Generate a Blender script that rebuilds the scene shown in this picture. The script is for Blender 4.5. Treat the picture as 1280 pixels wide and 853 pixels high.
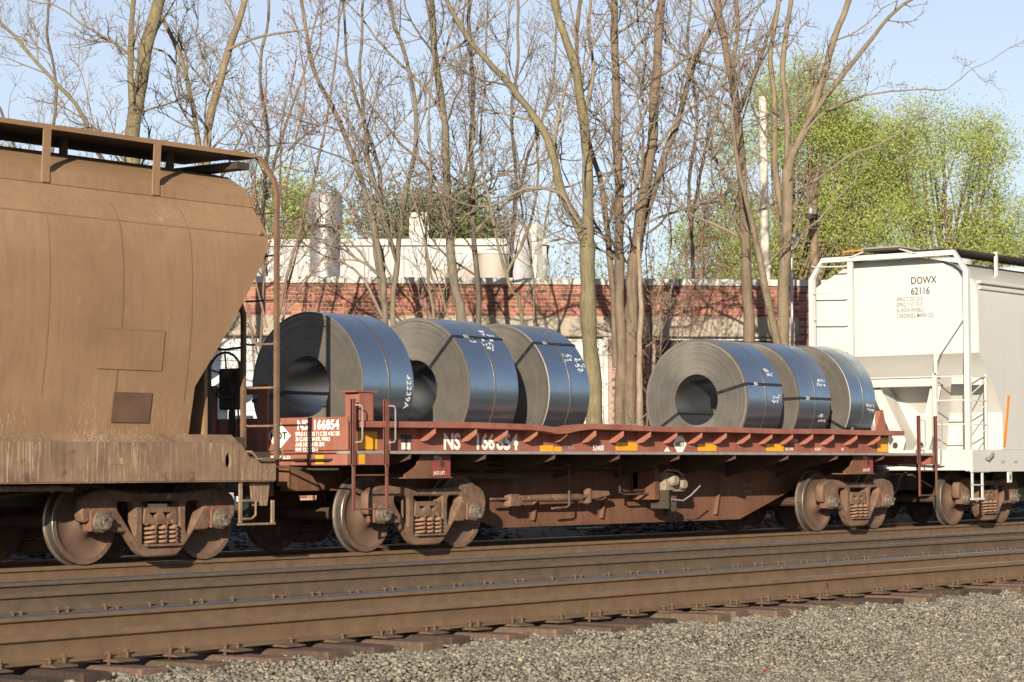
import bpy, bmesh, math, random
import numpy as np
from mathutils import Vector, Matrix
random.seed(11)
RNG = np.random.default_rng(5)
for o in list(bpy.data.objects):
    bpy.data.objects.remove(o)
scene = bpy.context.scene
COL = scene.collection
rad = math.radians

# ------------------------------------------------------------ camera
cam_data = bpy.data.cameras.new('camera')
cam = bpy.data.objects.new('camera', cam_data)
COL.objects.link(cam)
cam_data.sensor_width = 36.0
cam_data.lens = 84.55
cam_data.clip_start = 0.5
cam_data.clip_end = 6000
YAW, PITCH, ROLL = rad(52.15), rad(2.967), rad(-0.196)
_F = Vector((math.sin(YAW)*math.cos(PITCH), math.cos(YAW)*math.cos(PITCH), math.sin(PITCH)))
_R0 = Vector((math.cos(YAW), -math.sin(YAW), 0)); _U0 = _R0.cross(_F)
_R = _R0*math.cos(ROLL) + _U0*math.sin(ROLL); _U = _U0*math.cos(ROLL) - _R0*math.sin(ROLL)
M = Matrix((_R, _U, -_F)).transposed()
cam.rotation_euler = M.to_euler()
cam.location = (-28.112, -20.108, 1.035)
cam_data.dof.use_dof = True
cam_data.dof.focus_distance = 32.0
cam_data.dof.aperture_fstop = 6.5
scene.camera = cam

# ------------------------------------------------------------ sky, sun, exposure
SUN_EL, SUN_AZ = 15.0, 241.2            # degrees; azimuth clockwise from +Y
world = bpy.data.worlds.new('World'); scene.world = world; world.use_nodes = True
wn = world.node_tree; wn.nodes.clear()
sky = wn.nodes.new('ShaderNodeTexSky'); sky.sky_type = 'NISHITA'; sky.sun_disc = False
sky.sun_elevation = rad(SUN_EL); sky.sun_rotation = rad(SUN_AZ)
sky.altitude = 200; sky.air_density = 1.0; sky.dust_density = 0.5; sky.ozone_density = 4.0
bg = wn.nodes.new('ShaderNodeBackground'); bg.inputs['Strength'].default_value = 0.094
wo = wn.nodes.new('ShaderNodeOutputWorld')
hs = wn.nodes.new('ShaderNodeHueSaturation'); hs.inputs['Saturation'].default_value = .52
tint = wn.nodes.new('ShaderNodeMix'); tint.data_type = 'RGBA'; tint.blend_type = 'MULTIPLY'; tint.inputs[0].default_value = 1.0
tint.inputs[7].default_value = (.90, .885, .90, 1)
wn.links.new(sky.outputs[0], hs.inputs['Color']); wn.links.new(hs.outputs[0], tint.inputs[6]); wn.links.new(tint.outputs[2], bg.inputs['Color']); wn.links.new(bg.outputs[0], wo.inputs['Surface'])
to_sun = Vector((math.sin(rad(SUN_AZ))*math.cos(rad(SUN_EL)), math.cos(rad(SUN_AZ))*math.cos(rad(SUN_EL)), math.sin(rad(SUN_EL))))
sl = bpy.data.lights.new('sun', 'SUN'); sl.energy = 5.0; sl.angle = rad(0.5); sl.color = (1.0, 0.88, 0.70)
so = bpy.data.objects.new('sun', sl); COL.objects.link(so)
so.rotation_euler = to_sun.to_track_quat('Z', 'Y').to_euler(); so.location = (-60, -40, 30)
scene.view_settings.view_transform = 'Standard'; scene.view_settings.look = 'None'
scene.view_settings.gamma = 1.0; scene.view_settings.use_curve_mapping = False
scene.view_settings.exposure = 0.76
scene.render.engine = 'CYCLES'

# ------------------------------------------------------------ materials
MAT = {}
def pmat(name, c1, c2=None, scale=3.0, rough=.8, metal=0.0, bump=0.0, bscale=None, streak=None, sscale=14.0, samt=.5,
         spots=None, spscale=6.0, spth=.62, per=None, peramt=.35, lo=.35, hi=.65, spec=.4, rough2=None):
    m = bpy.data.materials.new(name); m.use_nodes = True; nt = m.node_tree; n = nt.nodes; L = nt.links
    b = n['Principled BSDF']; b.inputs['Roughness'].default_value = rough; b.inputs['Metallic'].default_value = metal
    b.inputs['Specular IOR Level'].default_value = spec
    tc = n.new('ShaderNodeTexCoord')
    src = None
    def rgb(c):
        r = n.new('ShaderNodeRGB'); r.outputs[0].default_value = (*c, 1); return r.outputs[0]
    col = rgb(c1)
    def mix(fac, a, bb):
        mx = n.new('ShaderNodeMix'); mx.data_type = 'RGBA'
        if isinstance(fac, float): mx.inputs[0].default_value = fac
        else: L.new(fac, mx.inputs[0])
        L.new(a, mx.inputs[6]); L.new(bb, mx.inputs[7]); return mx.outputs[2]
    def noise(sc, detail=6, rough_=.6, vec=None):
        t = n.new('ShaderNodeTexNoise'); t.inputs['Scale'].default_value = sc; t.inputs['Detail'].default_value = detail
        t.inputs['Roughness'].default_value = rough_; L.new(vec if vec else tc.outputs['Object'], t.inputs['Vector']); return t.outputs['Fac']
    def ramp(fac, a, bb, top=1.0):
        r = n.new('ShaderNodeMapRange'); r.inputs[1].default_value = a; r.inputs[2].default_value = bb; r.inputs[4].default_value = top
        L.new(fac, r.inputs[0]); return r.outputs[0]
    if c2 is not None:
        f = ramp(noise(scale), lo, hi); col = mix(f, col, rgb(c2))
        if rough2 is not None:
            rr = n.new('ShaderNodeMapRange'); rr.inputs[3].default_value = rough; rr.inputs[4].default_value = rough2
            L.new(f, rr.inputs[0]); L.new(rr.outputs[0], b.inputs['Roughness'])
    if streak is not None:
        mp = n.new('ShaderNodeMapping'); mp.inputs['Scale'].default_value = (sscale, sscale, sscale*.05)
        L.new(tc.outputs['Object'], mp.inputs['Vector'])
        f = ramp(noise(1.0, 5, .65, mp.outputs[0]), .45, .72, samt); col = mix(f, col, rgb(streak))
    if spots is not None:
        f = ramp(noise(spscale, 8, .7), spth, spth+.1); col = mix(f, col, rgb(spots))
    if per == 'island' or per == 'object':
        if per == 'island':
            g = n.new('ShaderNodeNewGeometry'); rnd = g.outputs['Random Per Island']
        else:
            g = n.new('ShaderNodeObjectInfo'); rnd = g.outputs['Random']
        hv = n.new('ShaderNodeHueSaturation')
        v = n.new('ShaderNodeMapRange'); v.inputs[3].default_value = 1-peramt; v.inputs[4].default_value = 1+peramt
        L.new(rnd, v.inputs[0]); L.new(v.outputs[0], hv.inputs['Value'])
        sn = n.new('ShaderNodeMath'); sn.operation = 'FRACT'; ml = n.new('ShaderNodeMath'); ml.operation = 'MULTIPLY'; ml.inputs[1].default_value = 17.3
        L.new(rnd, ml.inputs[0]); L.new(ml.outputs[0], sn.inputs[0])
        h = n.new('ShaderNodeMapRange'); h.inputs[3].default_value = .485; h.inputs[4].default_value = .515; L.new(sn.outputs[0], h.inputs[0])
        L.new(h.outputs[0], hv.inputs['Hue'])
        L.new(col, hv.inputs['Color']); col = hv.outputs[0]
    L.new(col, b.inputs['Base Color'])
    if bump > 0:
        bp = n.new('ShaderNodeBump'); bp.inputs['Strength'].default_value = bump; bp.inputs['Distance'].default_value = .02
        L.new(noise(bscale or scale*4, 8, .65), bp.inputs['Height']); L.new(bp.outputs[0], b.inputs['Normal'])
    MAT[name] = m
    return m

pmat('hopper_brown', (.288,.178,.10), (.215,.127,.07), .7, rough=.72, streak=(.185,.112,.064), sscale=17, samt=.5, bump=.06, bscale=5, spots=(.34,.225,.138), spscale=3.2, spth=.62)
pmat('hopper_seam', (.225,.136,.077), (.185,.11,.063), 3, rough=.8)
pmat('ladder_rust', (.165,.098,.06), (.115,.068,.043), 6, rough=.8, bump=.1)
pmat('hopper_sill', (.215,.138,.086), (.135,.083,.053), 3.0, rough=.8, streak=(.32,.225,.148), sscale=20, samt=.45, bump=.12, bscale=16, spots=(.085,.053,.036), spscale=4, spth=.58)
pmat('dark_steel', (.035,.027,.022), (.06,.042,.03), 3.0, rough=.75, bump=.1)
pmat('red_paint', (.295,.108,.074), (.21,.07,.05), 2.2, rough=.7, streak=(.32,.155,.112), sscale=9, samt=.5, bump=.05, bscale=12, spots=(.12,.065,.047), spscale=5, spth=.61)
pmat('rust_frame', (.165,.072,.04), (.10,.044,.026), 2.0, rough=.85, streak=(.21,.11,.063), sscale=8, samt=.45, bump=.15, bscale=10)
pmat('under_shade', (.052,.030,.021), (.085,.046,.028), 3, rough=.9, bump=.1)  # rust brown darkened to put the deep underframe shade into the colour
pmat('truck_rust', (.185,.112,.07), (.095,.054,.037), 5, rough=.85, bump=.35, bscale=26, spots=(.38,.285,.19), spscale=8, spth=.61)
pmat('truck_red', (.185,.088,.057), (.12,.055,.038), 7, rough=.8, bump=.2, bscale=26)
pmat('wheel_plate', (.135,.08,.053), (.085,.052,.038), 3.0, rough=.8, bump=.08, bscale=20, spots=(.21,.125,.078), spscale=4, spth=.6)
pmat('wheel_tread', (.30,.27,.24), (.20,.17,.14), 9, rough=.42, metal=.85)
pmat('bearing_grease', (.16,.13,.10), (.06,.05,.042), 14, rough=.5, bump=.15, bscale=40)
pmat('spring_rust', (.26,.15,.09), (.17,.095,.06), 16, rough=.75)
pmat('grey_strip', (.27,.25,.235), (.18,.14,.115), 5, rough=.6, lo=.45, hi=.75)
pmat('yellow_reflector', (.72,.36,.02), (.62,.29,.015), 8, rough=.4)
pmat('white_lettering', (.80,.76,.70), (.60,.50,.42), 22, rough=.7, lo=.55, hi=.8)
pmat('dull_lettering', (.30,.25,.22), (.22,.17,.14), 22, rough=.8)
pmat('black_lettering', (.022,.022,.024), (.05,.05,.05), 20, rough=.6)
pmat('grey_lettering', (.085,.083,.08), (.13,.125,.12), 40, rough=.7)
pmat('red_patch', (.26,.06,.045), (.2,.05,.04), 8, rough=.6)
pmat('galvanised', (.42,.42,.42), (.32,.30,.28), 12, rough=.45, metal=.5)
pmat('rubber', (.02,.02,.021), (.035,.032,.03), 10, rough=.7)
pmat('white_paint', (.505,.50,.475), (.485,.475,.445), .8, rough=.45, streak=(.44,.415,.37), sscale=9, samt=.28, bump=.03, bscale=2)
pmat('ladder_red', (.175,.062,.044), (.12,.045,.033), 5, rough=.75, bump=.1)
pmat('slope_sheet', (.45,.435,.405), (.41,.39,.36), 2.0, rough=.6)
pmat('orange_paint', (.72,.26,.03), (.6,.2,.03), 6, rough=.5)
pmat('valve_cast', (.30,.25,.19), (.17,.13,.10), 20, rough=.8, bump=.3, bscale=40)
pmat('rail_rust', (.155,.097,.053), (.115,.07,.04), 5, rough=.8, streak=(.09,.061,.042), sscale=7, samt=.5, bump=.08, bscale=25, spots=(.20,.132,.078), spscale=1.1, spth=.62)
pmat('rail_grey', (.115,.08,.05), (.082,.056,.037), 5, rough=.8, streak=(.07,.05,.038), sscale=7, samt=.5, bump=.08, bscale=25, spots=(.145,.10,.062), spscale=1.1, spth=.62)
pmat('rail_polish', (.36,.34,.35), (.27,.24,.23), 12, rough=.34, metal=1.0)
pmat('tie_wood', (.125,.076,.048), (.07,.046,.034), 7, rough=.9, per='object', peramt=.5, bump=.6, bscale=34, streak=(.05,.036,.03), sscale=30, samt=.7, spots=(.19,.14,.098), spscale=5, spth=.62)
pmat('plate_rust', (.12,.075,.044), (.085,.052,.033), 14, rough=.9, bump=.1, bscale=30)
pmat('gravel_ground', (.165,.15,.125), (.10,.093,.078), 42, rough=.95, bump=.6, bscale=60, spots=(.22,.20,.165), spscale=1.4, spth=.58)
pmat('earth', (.14,.115,.08), (.09,.085,.05), 1.2, rough=.95, bump=.4, bscale=12, spots=(.07,.09,.03), spscale=.7, spth=.5)
pmat('stone', (.215,.19,.15), (.145,.13,.105), 5, rough=.9, per='island', peramt=.5, spots=(.30,.265,.21), spscale=2.5, spth=.66)
pmat('pale_stone', (.36,.31,.24), (.29,.25,.19), 5, rough=.9, per='island', peramt=.3)
pmat('dark_stone', (.045,.042,.040), (.075,.066,.058), 3, rough=.8, per='island', peramt=.7)
pmat('straw', (.26,.16,.085), (.18,.10,.05), 6, rough=.9, per='island', peramt=.4)
pmat('brick', (.30,.118,.08), (.225,.085,.058), 9, rough=.9, per='island', peramt=.45, bump=.2, bscale=60)
pmat('brick_single', (.30,.118,.08), (.225,.085,.058), 9, rough=.9, per='object', peramt=.45, bump=.2, bscale=60)
pmat('mortar', (.34,.27,.22), (.27,.21,.17), 14, rough=.95)
pmat('coping', (.52,.505,.48), (.43,.41,.38), 4, rough=.7)
pmat('concrete', (.36,.31,.245), (.28,.24,.19), 3, rough=.9, streak=(.23,.2,.165), sscale=6, samt=.5, bump=.1)
pmat('door_white', (.50,.49,.47), (.44,.43,.41), 3, rough=.6)
pmat('window_dark', (.035,.04,.045), (.06,.06,.06), 2, rough=.15, spec=.6)
pmat('siding', (.44,.48,.52), (.38,.42,.46), 2, rough=.7)
pmat('roof_grey', (.2,.2,.2), (.15,.15,.15), 3, rough=.9)
pmat('hall_white', (.36,.37,.38), (.30,.305,.315), .6, rough=.6, streak=(.26,.265,.27), sscale=3, samt=.5)
pmat('silo_metal', (.40,.40,.41), (.27,.265,.26), 1.2, rough=.45, metal=.5)
pmat('tank_beige', (.40,.36,.31), (.33,.29,.25), 1.0, rough=.7)
pmat('pole_pale', (.56,.51,.45), (.47,.42,.36), 4, rough=.8)
pmat('pole_wood', (.24,.17,.115), (.17,.12,.08), 5, rough=.9, streak=(.12,.085,.06), sscale=18)
for nm, a, bb in (('bark_green', (.20,.168,.094), (.14,.117,.07)), ('bark_tan', (.225,.177,.117), (.155,.12,.08)),
                  ('bark_red', (.21,.148,.11), (.15,.103,.078)), ('bark_grey', (.195,.165,.12), (.135,.113,.083)),
                  ('bark_dark', (.14,.116,.088), (.10,.082,.063)), ('bark_brown', (.19,.142,.10), (.13,.095,.067)), ('bark_pale', (.31,.245,.175), (.22,.172,.122)),
                  ('twig_tan', (.245,.20,.15), (.18,.145,.11)), ('twig_red', (.24,.168,.13), (.18,.124,.096))):
    pmat(nm, a, bb, 3.5, rough=.9, bump=.9, bscale=16, streak=(bb[0]*.55, bb[1]*.55, bb[2]*.55), sscale=30, samt=.8, spots=(.21,.22,.13), spscale=2.2, spth=.62)
pmat('bud', (.20,.085,.055), (.15,.07,.04), 3, rough=.8)
def leaf_mat(name, c, amt=.22):
    m = pmat(name, c, (c[0]*.75, c[1]*.85, c[2]*.7), .6, rough=.6, per='island', peramt=amt)
    nt = m.node_tree; b = nt.nodes['Principled BSDF']; out = nt.nodes['Material Output']
    tr = nt.nodes.new('ShaderNodeBsdfTranslucent'); mx = nt.nodes.new('ShaderNodeMixShader'); mx.inputs[0].default_value = .5
    nt.links.new(b.inputs['Base Color'].links[0].from_socket, tr.inputs['Color'])
    nt.links.new(b.outputs[0], mx.inputs[1]); nt.links.new(tr.outputs[0], mx.inputs[2]); nt.links.new(mx.outputs[0], out.inputs['Surface'])
leaf_mat('leaf_spring', (.48,.515,.17)); leaf_mat('leaf_olive', (.36,.34,.16)); leaf_mat('needle', (.22,.23,.09)); leaf_mat('grass_blade', (.16,.19,.05))

def drip_wear(m):
    nt = m.node_tree; b = nt.nodes['Principled BSDF']; src = b.inputs['Base Color'].links[0].from_socket
    tc = nt.nodes.new('ShaderNodeTexCoord'); mp = nt.nodes.new('ShaderNodeMapping'); mp.inputs['Scale'].default_value = (48, 48, 2.2)
    nt.links.new(tc.outputs['Object'], mp.inputs['Vector'])
    nz = nt.nodes.new('ShaderNodeTexNoise'); nz.inputs['Scale'].default_value = 1; nz.inputs['Detail'].default_value = 6; nz.inputs['Roughness'].default_value = .75; nt.links.new(mp.outputs[0], nz.inputs['Vector'])
    big = nt.nodes.new('ShaderNodeTexNoise'); big.inputs['Scale'].default_value = 1.3; nt.links.new(tc.outputs['Object'], big.inputs['Vector'])
    sp = nt.nodes.new('ShaderNodeSeparateXYZ'); nt.links.new(tc.outputs['Object'], sp.inputs[0])
    zr = nt.nodes.new('ShaderNodeMapRange'); zr.inputs[1].default_value = 3.0; zr.inputs[2].default_value = 1.4; zr.inputs[3].default_value = -.06; zr.inputs[4].default_value = .13; nt.links.new(sp.outputs[2], zr.inputs[0])
    a1 = nt.nodes.new('ShaderNodeMath'); a1.operation = 'ADD'; nt.links.new(nz.outputs['Fac'], a1.inputs[0]); nt.links.new(zr.outputs[0], a1.inputs[1])
    a2 = nt.nodes.new('ShaderNodeMath'); a2.operation = 'MULTIPLY_ADD'; a2.inputs[1].default_value = .35; nt.links.new(big.outputs['Fac'], a2.inputs[0]); nt.links.new(a1.outputs[0], a2.inputs[2])
    th = nt.nodes.new('ShaderNodeMapRange'); th.inputs[1].default_value = .86; th.inputs[2].default_value = .96; th.inputs[4].default_value = .75; nt.links.new(a2.outputs[0], th.inputs[0])
    mx = nt.nodes.new('ShaderNodeMix'); mx.data_type = 'RGBA'; nt.links.new(th.outputs[0], mx.inputs[0]); nt.links.new(src, mx.inputs[6]); mx.inputs[7].default_value = (.47,.34,.23,1)
    nt.links.new(mx.outputs[2], b.inputs['Base Color'])
drip_wear(MAT['hopper_brown']); drip_wear(MAT['hopper_sill'])
def coil_mat():
    m = pmat('coil_side', (.42,.53,.655), (.36,.44,.54), 1.6, rough=.20, metal=.95, rough2=.32, spec=.5, spots=(.28,.20,.12), spscale=2.6, spth=.66)
    m = pmat('coil_face', (.20,.181,.158), (.15,.136,.12), 3.0, rough=.5, metal=.55, bump=0)
    nt = m.node_tree; b = nt.nodes['Principled BSDF']
    tg = nt.nodes.new('ShaderNodeTangent'); tg.direction_type = 'RADIAL'; tg.axis = 'X'
    b.inputs['Anisotropic'].default_value = .5; nt.links.new(tg.outputs[0], b.inputs['Tangent'])
    # fine concentric sheet edges as relief
    tc = nt.nodes.new('ShaderNodeTexCoord'); sx = nt.nodes.new('ShaderNodeSeparateXYZ'); nt.links.new(tc.outputs['Object'], sx.inputs[0])
    cb = nt.nodes.new('ShaderNodeCombineXYZ'); nt.links.new(sx.outputs[1], cb.inputs[0]); nt.links.new(sx.outputs[2], cb.inputs[1])
    ln = nt.nodes.new('ShaderNodeVectorMath'); ln.operation = 'LENGTH'; nt.links.new(cb.outputs[0], ln.inputs[0])
    nz = nt.nodes.new('ShaderNodeTexNoise'); nz.noise_dimensions = '1D'; nz.inputs['Scale'].default_value = 70; nz.inputs['Detail'].default_value = 4
    nt.links.new(ln.outputs['Value'], nz.inputs['W'])
    bp = nt.nodes.new('ShaderNodeBump'); bp.inputs['Strength'].default_value = .22; bp.inputs['Distance'].default_value = .01
    nt.links.new(nz.outputs['Fac'], bp.inputs['Height']); nt.links.new(bp.outputs[0], b.inputs['Normal'])
    pmat('coil_bore', (.30,.33,.38), (.34,.25,.15), 2.2, rough=.28, metal=.9, lo=.52, hi=.72)
coil_mat()
pmat('strap_black', (.012,.012,.014), (.025,.025,.028), 12, rough=.4)
pmat('strap_blue', (.22,.21,.20), (.30,.21,.10), 5, rough=.4, metal=.7)
pmat('strap_rust', (.24,.19,.14), (.16,.14,.125), 6, rough=.4, metal=.7)
pmat('seal_bright', (.6,.58,.55), (.5,.48,.45), 9, rough=.4, metal=.6)
pmat('chalk', (.80,.80,.80), (.55,.57,.6), 40, rough=.9, lo=.55, hi=.75)

# ------------------------------------------------------------ mesh helpers
class MB:
    def __init__(s): s.v = []; s.f = []; s.mi = []
    def add(s, vs, fs, mi=0):
        k = len(s.v); s.v += [tuple(p) for p in vs]
        for f in fs: s.f.append(tuple(i+k for i in f)); s.mi.append(mi)
    def box(s, x0, x1, y0, y1, z0, z1, mi=0):
        s.add([(x0,y0,z0),(x1,y0,z0),(x1,y1,z0),(x0,y1,z0),(x0,y0,z1),(x1,y0,z1),(x1,y1,z1),(x0,y1,z1)],
              [(3,2,1,0),(4,5,6,7),(0,1,5,4),(1,2,6,5),(2,3,7,6),(3,0,4,7)], mi); return s
    def tube(s, pts, r, n=8, mi=0, cap=True):
        pts = [Vector(p) for p in pts]; rs = r if isinstance(r, (list, tuple)) else [r]*len(pts)
        rings = []; prev = None
        for i, p in enumerate(pts):
            t = (pts[min(i+1, len(pts)-1)] - pts[max(i-1, 0)])
            if t.length < 1e-9: t = Vector((0,0,1))
            t.normalize()
            if prev is None:
                a = Vector((0,0,1)) if abs(t.z) < .9 else Vector((1,0,0))
                u = t.cross(a).normalized()
            else:
                u = prev - t*prev.dot(t)
                u = u.normalized() if u.length > 1e-6 else t.orthogonal().normalized()
            prev = u; w = t.cross(u)
            off = math.pi/4 if n == 4 else 0
            rings.append([p + (u*math.cos(off+2*math.pi*k/n) + w*math.sin(off+2*math.pi*k/n))*rs[i] for k in range(n)])
        vs = [q for R in rings for q in R]; fs = []
        for i in range(len(pts)-1):
            for k in range(n):
                fs.append((i*n+k, i*n+(k+1) % n, (i+1)*n+(k+1) % n, (i+1)*n+k))
        if cap:
            fs.append(tuple(reversed(range(n)))); fs.append(tuple((len(pts)-1)*n+k for k in range(n)))
        s.add(vs, fs, mi); return s
    def bar(s, a, b, w, mi=0): return s.tube([a, b], w*.7071, 4, mi)
    def lathe(s, prof, n=32, axis='Y', c=(0,0,0), mis=None):
        # prof: list of (radius, along axis); closed ends where radius 0
        k0 = len(s.v)
        for r, h in prof:
            for k in range(n):
                a = 2*math.pi*k/n; p = {'Y': (r*math.cos(a), h, r*math.sin(a)), 'X': (h, r*math.cos(a), r*math.sin(a)), 'Z': (r*math.cos(a), r*math.sin(a), h)}[axis]
                s.v.append((p[0]+c[0], p[1]+c[1], p[2]+c[2]))
        for i in range(len(prof)-1):
            for k in range(n):
                s.f.append((k0+i*n+k, k0+i*n+(k+1) % n, k0+(i+1)*n+(k+1) % n, k0+(i+1)*n+k)); s.mi.append(mis[i] if mis else 0)
        return s
    def prism(s, poly, plane, a, b, mi=0):
        n = len(poly)
        P = {'XZ': lambda p, d: (p[0], d, p[1]), 'YZ': lambda p, d: (d, p[0], p[1]), 'XY': lambda p, d: (p[0], p[1], d)}[plane]
        s.add([P(p, a) for p in poly] + [P(p, b) for p in poly],
              [tuple(range(n)), tuple(reversed(range(n, 2*n)))] + [(i, n+i, n+(i+1) % n, (i+1) % n) for i in range(n)], mi); return s
    def mesh(s, name, mats, smooth=False, bevel=0, sharp=40):
        me = bpy.data.meshes.new(name); me.from_pydata(s.v, [], s.f)
        for m in (mats if isinstance(mats, (list, tuple)) else [mats]): me.materials.append(MAT[m])
        if any(s.mi): me.polygons.foreach_set('material_index', s.mi)
        bm = bmesh.new(); bm.from_mesh(me)
        bmesh.ops.recalc_face_normals(bm, faces=bm.faces)
        if bevel: bmesh.ops.bevel(bm, geom=[e for e in bm.edges if len(e.link_faces) == 2 and e.calc_face_angle(0) > rad(30)], offset=bevel, segments=1, affect='EDGES', profile=.5, clamp_overlap=True)
        bm.to_mesh(me); bm.free()
        if smooth:
            me.polygons.foreach_set('use_smooth', [True]*len(me.polygons)); me.set_sharp_from_angle(angle=rad(sharp))
        me.update(); return me
WL = {}
def obj(name, me, parent=None, loc=(0,0,0)):
    o = bpy.data.objects.new(name, me); COL.objects.link(o); loc = Vector(loc)
    if parent is not None:
        o.parent = parent; o.location = loc - WL[parent]
    else: o.location = loc
    WL[o] = loc; return o
def tag(o, label=None, cat=None, group=None, kind=None):
    if label: o['label'] = label
    if cat: o['category'] = cat
    if group: o['group'] = group
    if kind: o['kind'] = kind
    return o
def part(name, mb, mats, parent, smooth=False, bevel=0, sharp=40):
    """vertices of mb are in world coordinates; the object origin sits at the parent's origin"""
    base = WL[parent] if parent is not None else Vector((0,0,0))
    if base.length: mb.v = [(a-base.x, b-base.y, c-base.z) for a, b, c in mb.v]
    return obj(name, mb.mesh(name, mats, smooth, bevel, sharp), parent, base)
def thing(name, label, cat, loc=(0,0,0), group=None):
    return tag(obj(name, None, None, loc), label, cat, group)
def curve_mesh(name, outlines, depth, bevel, mats):
    """flat plate with holes: outlines in (x, z), thickness along y, edges rounded"""
    cu = bpy.data.curves.new(name, 'CURVE'); cu.dimensions = '2D'; cu.fill_mode = 'BOTH'
    cu.extrude = depth; cu.bevel_depth = bevel; cu.bevel_resolution = 1
    for pts in outlines:
        sp = cu.splines.new('POLY'); sp.points.add(len(pts)-1); sp.use_cyclic_u = True
        for p, q in zip(sp.points, pts): p.co = (q[0], q[1], 0, 1)
    ob = bpy.data.objects.new(name, cu); me = bpy.data.meshes.new_from_object(ob)
    bpy.data.objects.remove(ob); bpy.data.curves.remove(cu); me.name = name
    me.transform(Matrix(((1,0,0,0),(0,0,-1,0),(0,1,0,0),(0,0,0,1))))
    me.materials.clear()
    for m in (mats if isinstance(mats, (list, tuple)) else [mats]): me.materials.append(MAT[m])
    me.polygons.foreach_set('use_smooth', [True]*len(me.polygons)); me.set_sharp_from_angle(angle=rad(50))
    return me
def rounded(pts, r=.03, n=3):
    out = []; N = len(pts)
    for i in range(N):
        p0, p, p1 = Vector(pts[i-1]), Vector(pts[i]), Vector(pts[(i+1) % N])
        d0, d1 = (p0-p), (p1-p); k = min(r, d0.length*.45, d1.length*.45)
        a = p + d0.normalized()*k; b = p + d1.normalized()*k
        for j in range(n+1):
            t = j/n; out.append(tuple(a*(1-t)**2 + p*2*t*(1-t) + b*t*t))
    return out
def text_mesh(body, size, bold=0.0, spacing=1.0, sx=1.0):
    cu = bpy.data.curves.new('lettering', 'FONT'); cu.body = body; cu.size = size; cu.offset = bold; cu.space_character = spacing; cu.resolution_u = 3
    ob = bpy.data.objects.new('lettering', cu); me = bpy.data.meshes.new_from_object(ob)
    bpy.data.objects.remove(ob); bpy.data.curves.remove(cu)
    me.transform(Matrix.Diagonal((sx, 1, 1, 1))); return me
def lettering(body, size, at, facing, mat, parent, bold=0.0, spacing=1.0, sx=1.0, width=None):
    """at = lower left corner as read; facing '-Y' (side) or '-X' (end)"""
    me = text_mesh(body, size, bold, spacing, sx)
    if width:
        xs = [v.co.x for v in me.vertices]; k = width/(max(xs)-min(xs)); me.transform(Matrix.Diagonal((k, 1, 1, 1)))
    if facing == '-Y': R = Matrix(((1,0,0,0),(0,0,-1,0),(0,1,0,0),(0,0,0,1)))
    else: R = Matrix(((0,0,-1,0),(-1,0,0,0),(0,1,0,0),(0,0,0,1)))
    me.transform(R); me.materials.clear(); me.materials.append(MAT[mat]); me.name = 'lettering'
    return obj('lettering', me, parent, at)

# ============================================================ SETTING
def gz(y, x=0.0):
    """height of the ground across the tracks (rail heads are z = 0)"""
    ks = [(-400,-.9),(-30,-.75),(-13,-.66),(-11.6,-.64),(-10.6,-.55),(-9.6,-.335),(-9.15,-.288),(-8.95,-.275),(-8.75,-.278),(-8.5,-.295),(-7.0,-.29),(-6.4,-.27),(-5.9,-.3),(-5.3,-.25),(-2.5,-.25),(-2.0,-.3),(-1.4,-.25),(1.35,-.25),(1.7,-.2),(2.3,0.02),(3.2,.13),(5.5,.26),(9,.3),(400,.3),(3000,.3)]
    for (a, za), (b, zb) in zip(ks, ks[1:]):
        if a <= y <= b: return za + (zb-za)*(y-a)/(b-a)
    return ks[-1][1] if y > 0 else ks[0][1]
def ground_sheet():
    ys = [-2500,-400,-60,-30,-16] + [round(-13+.35*i, 3) for i in range(13)] + [-9.15,-8.75,-8.5,-8.2,-7.0,-6.4,-5.9,-5.3,-2.5,-2,-1.4,1.35,1.7,2.0,2.3,2.7,3.2,4.2,5.5,9,20,60,400,3000]
    ys = sorted(set(ys)); xs = [-2500,-400,-80,-40] + [-24+1.2*i for i in range(50)] + [60,120,400,3000]
    v = []; f = []; mi = []
    for x in xs:
        for y in ys:
            z = gz(y)
            v.append((x, y, z))
    n = len(ys)
    for i in range(len(xs)-1):
        for j in range(n-1):
            f.append((i*n+j, (i+1)*n+j, (i+1)*n+j+1, i*n+j+1)); mi.append(0 if ys[j] < 5 and ys[j+1] > -60 else 1)
    me = bpy.data.meshes.new('ground'); me.from_pydata(v, [], f); me.materials.append(MAT['gravel_ground']); me.materials.append(MAT['earth'])
    me.polygons.foreach_set('material_index', mi); me.polygons.foreach_set('use_smooth', [True]*len(f))
    return tag(obj('ground', me), 'grey gravel ground with ballast shoulders under the tracks', None, None, 'structure')
ground_sheet()

# ---- railway tracks
RAIL_P = [(0,-.000),(.026,-.001),(.034,-.006),(.036,-.014),(.0375,-.037),(.034,-.043),(.012,-.051),(.0085,-.066),(.0085,-.125),(.013,-.148),(.030,-.162),(.070,-.174),(.076,-.178),(.076,-.186)]
def rail_mesh(name, x0, x1, gauge_side, side_mat):
    prof = [(a, z) for a, z in RAIL_P] + [(-a, z) for a, z in reversed(RAIL_P[1:])]
    mb = MB(); n = len(prof)
    mb.v = [(x0, a, z) for a, z in prof] + [(x1, a, z) for a, z in prof]
    for i in range(n):
        j = (i+1) % n; mb.f.append((i, j, n+j, n+i))
        mid = (prof[i][0]+prof[j][0])/2; zz = (prof[i][1]+prof[j][1])/2
        top = zz > -.008
        mb.mi.append(1 if ((top and (gauge_side < 0 or abs(mid) < .02)) or (zz > -.02 and mid*gauge_side > 0)) else 0)
    me = mb.mesh(name, [side_mat, 'rail_polish'], True, 0, 18)
    return me
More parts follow.
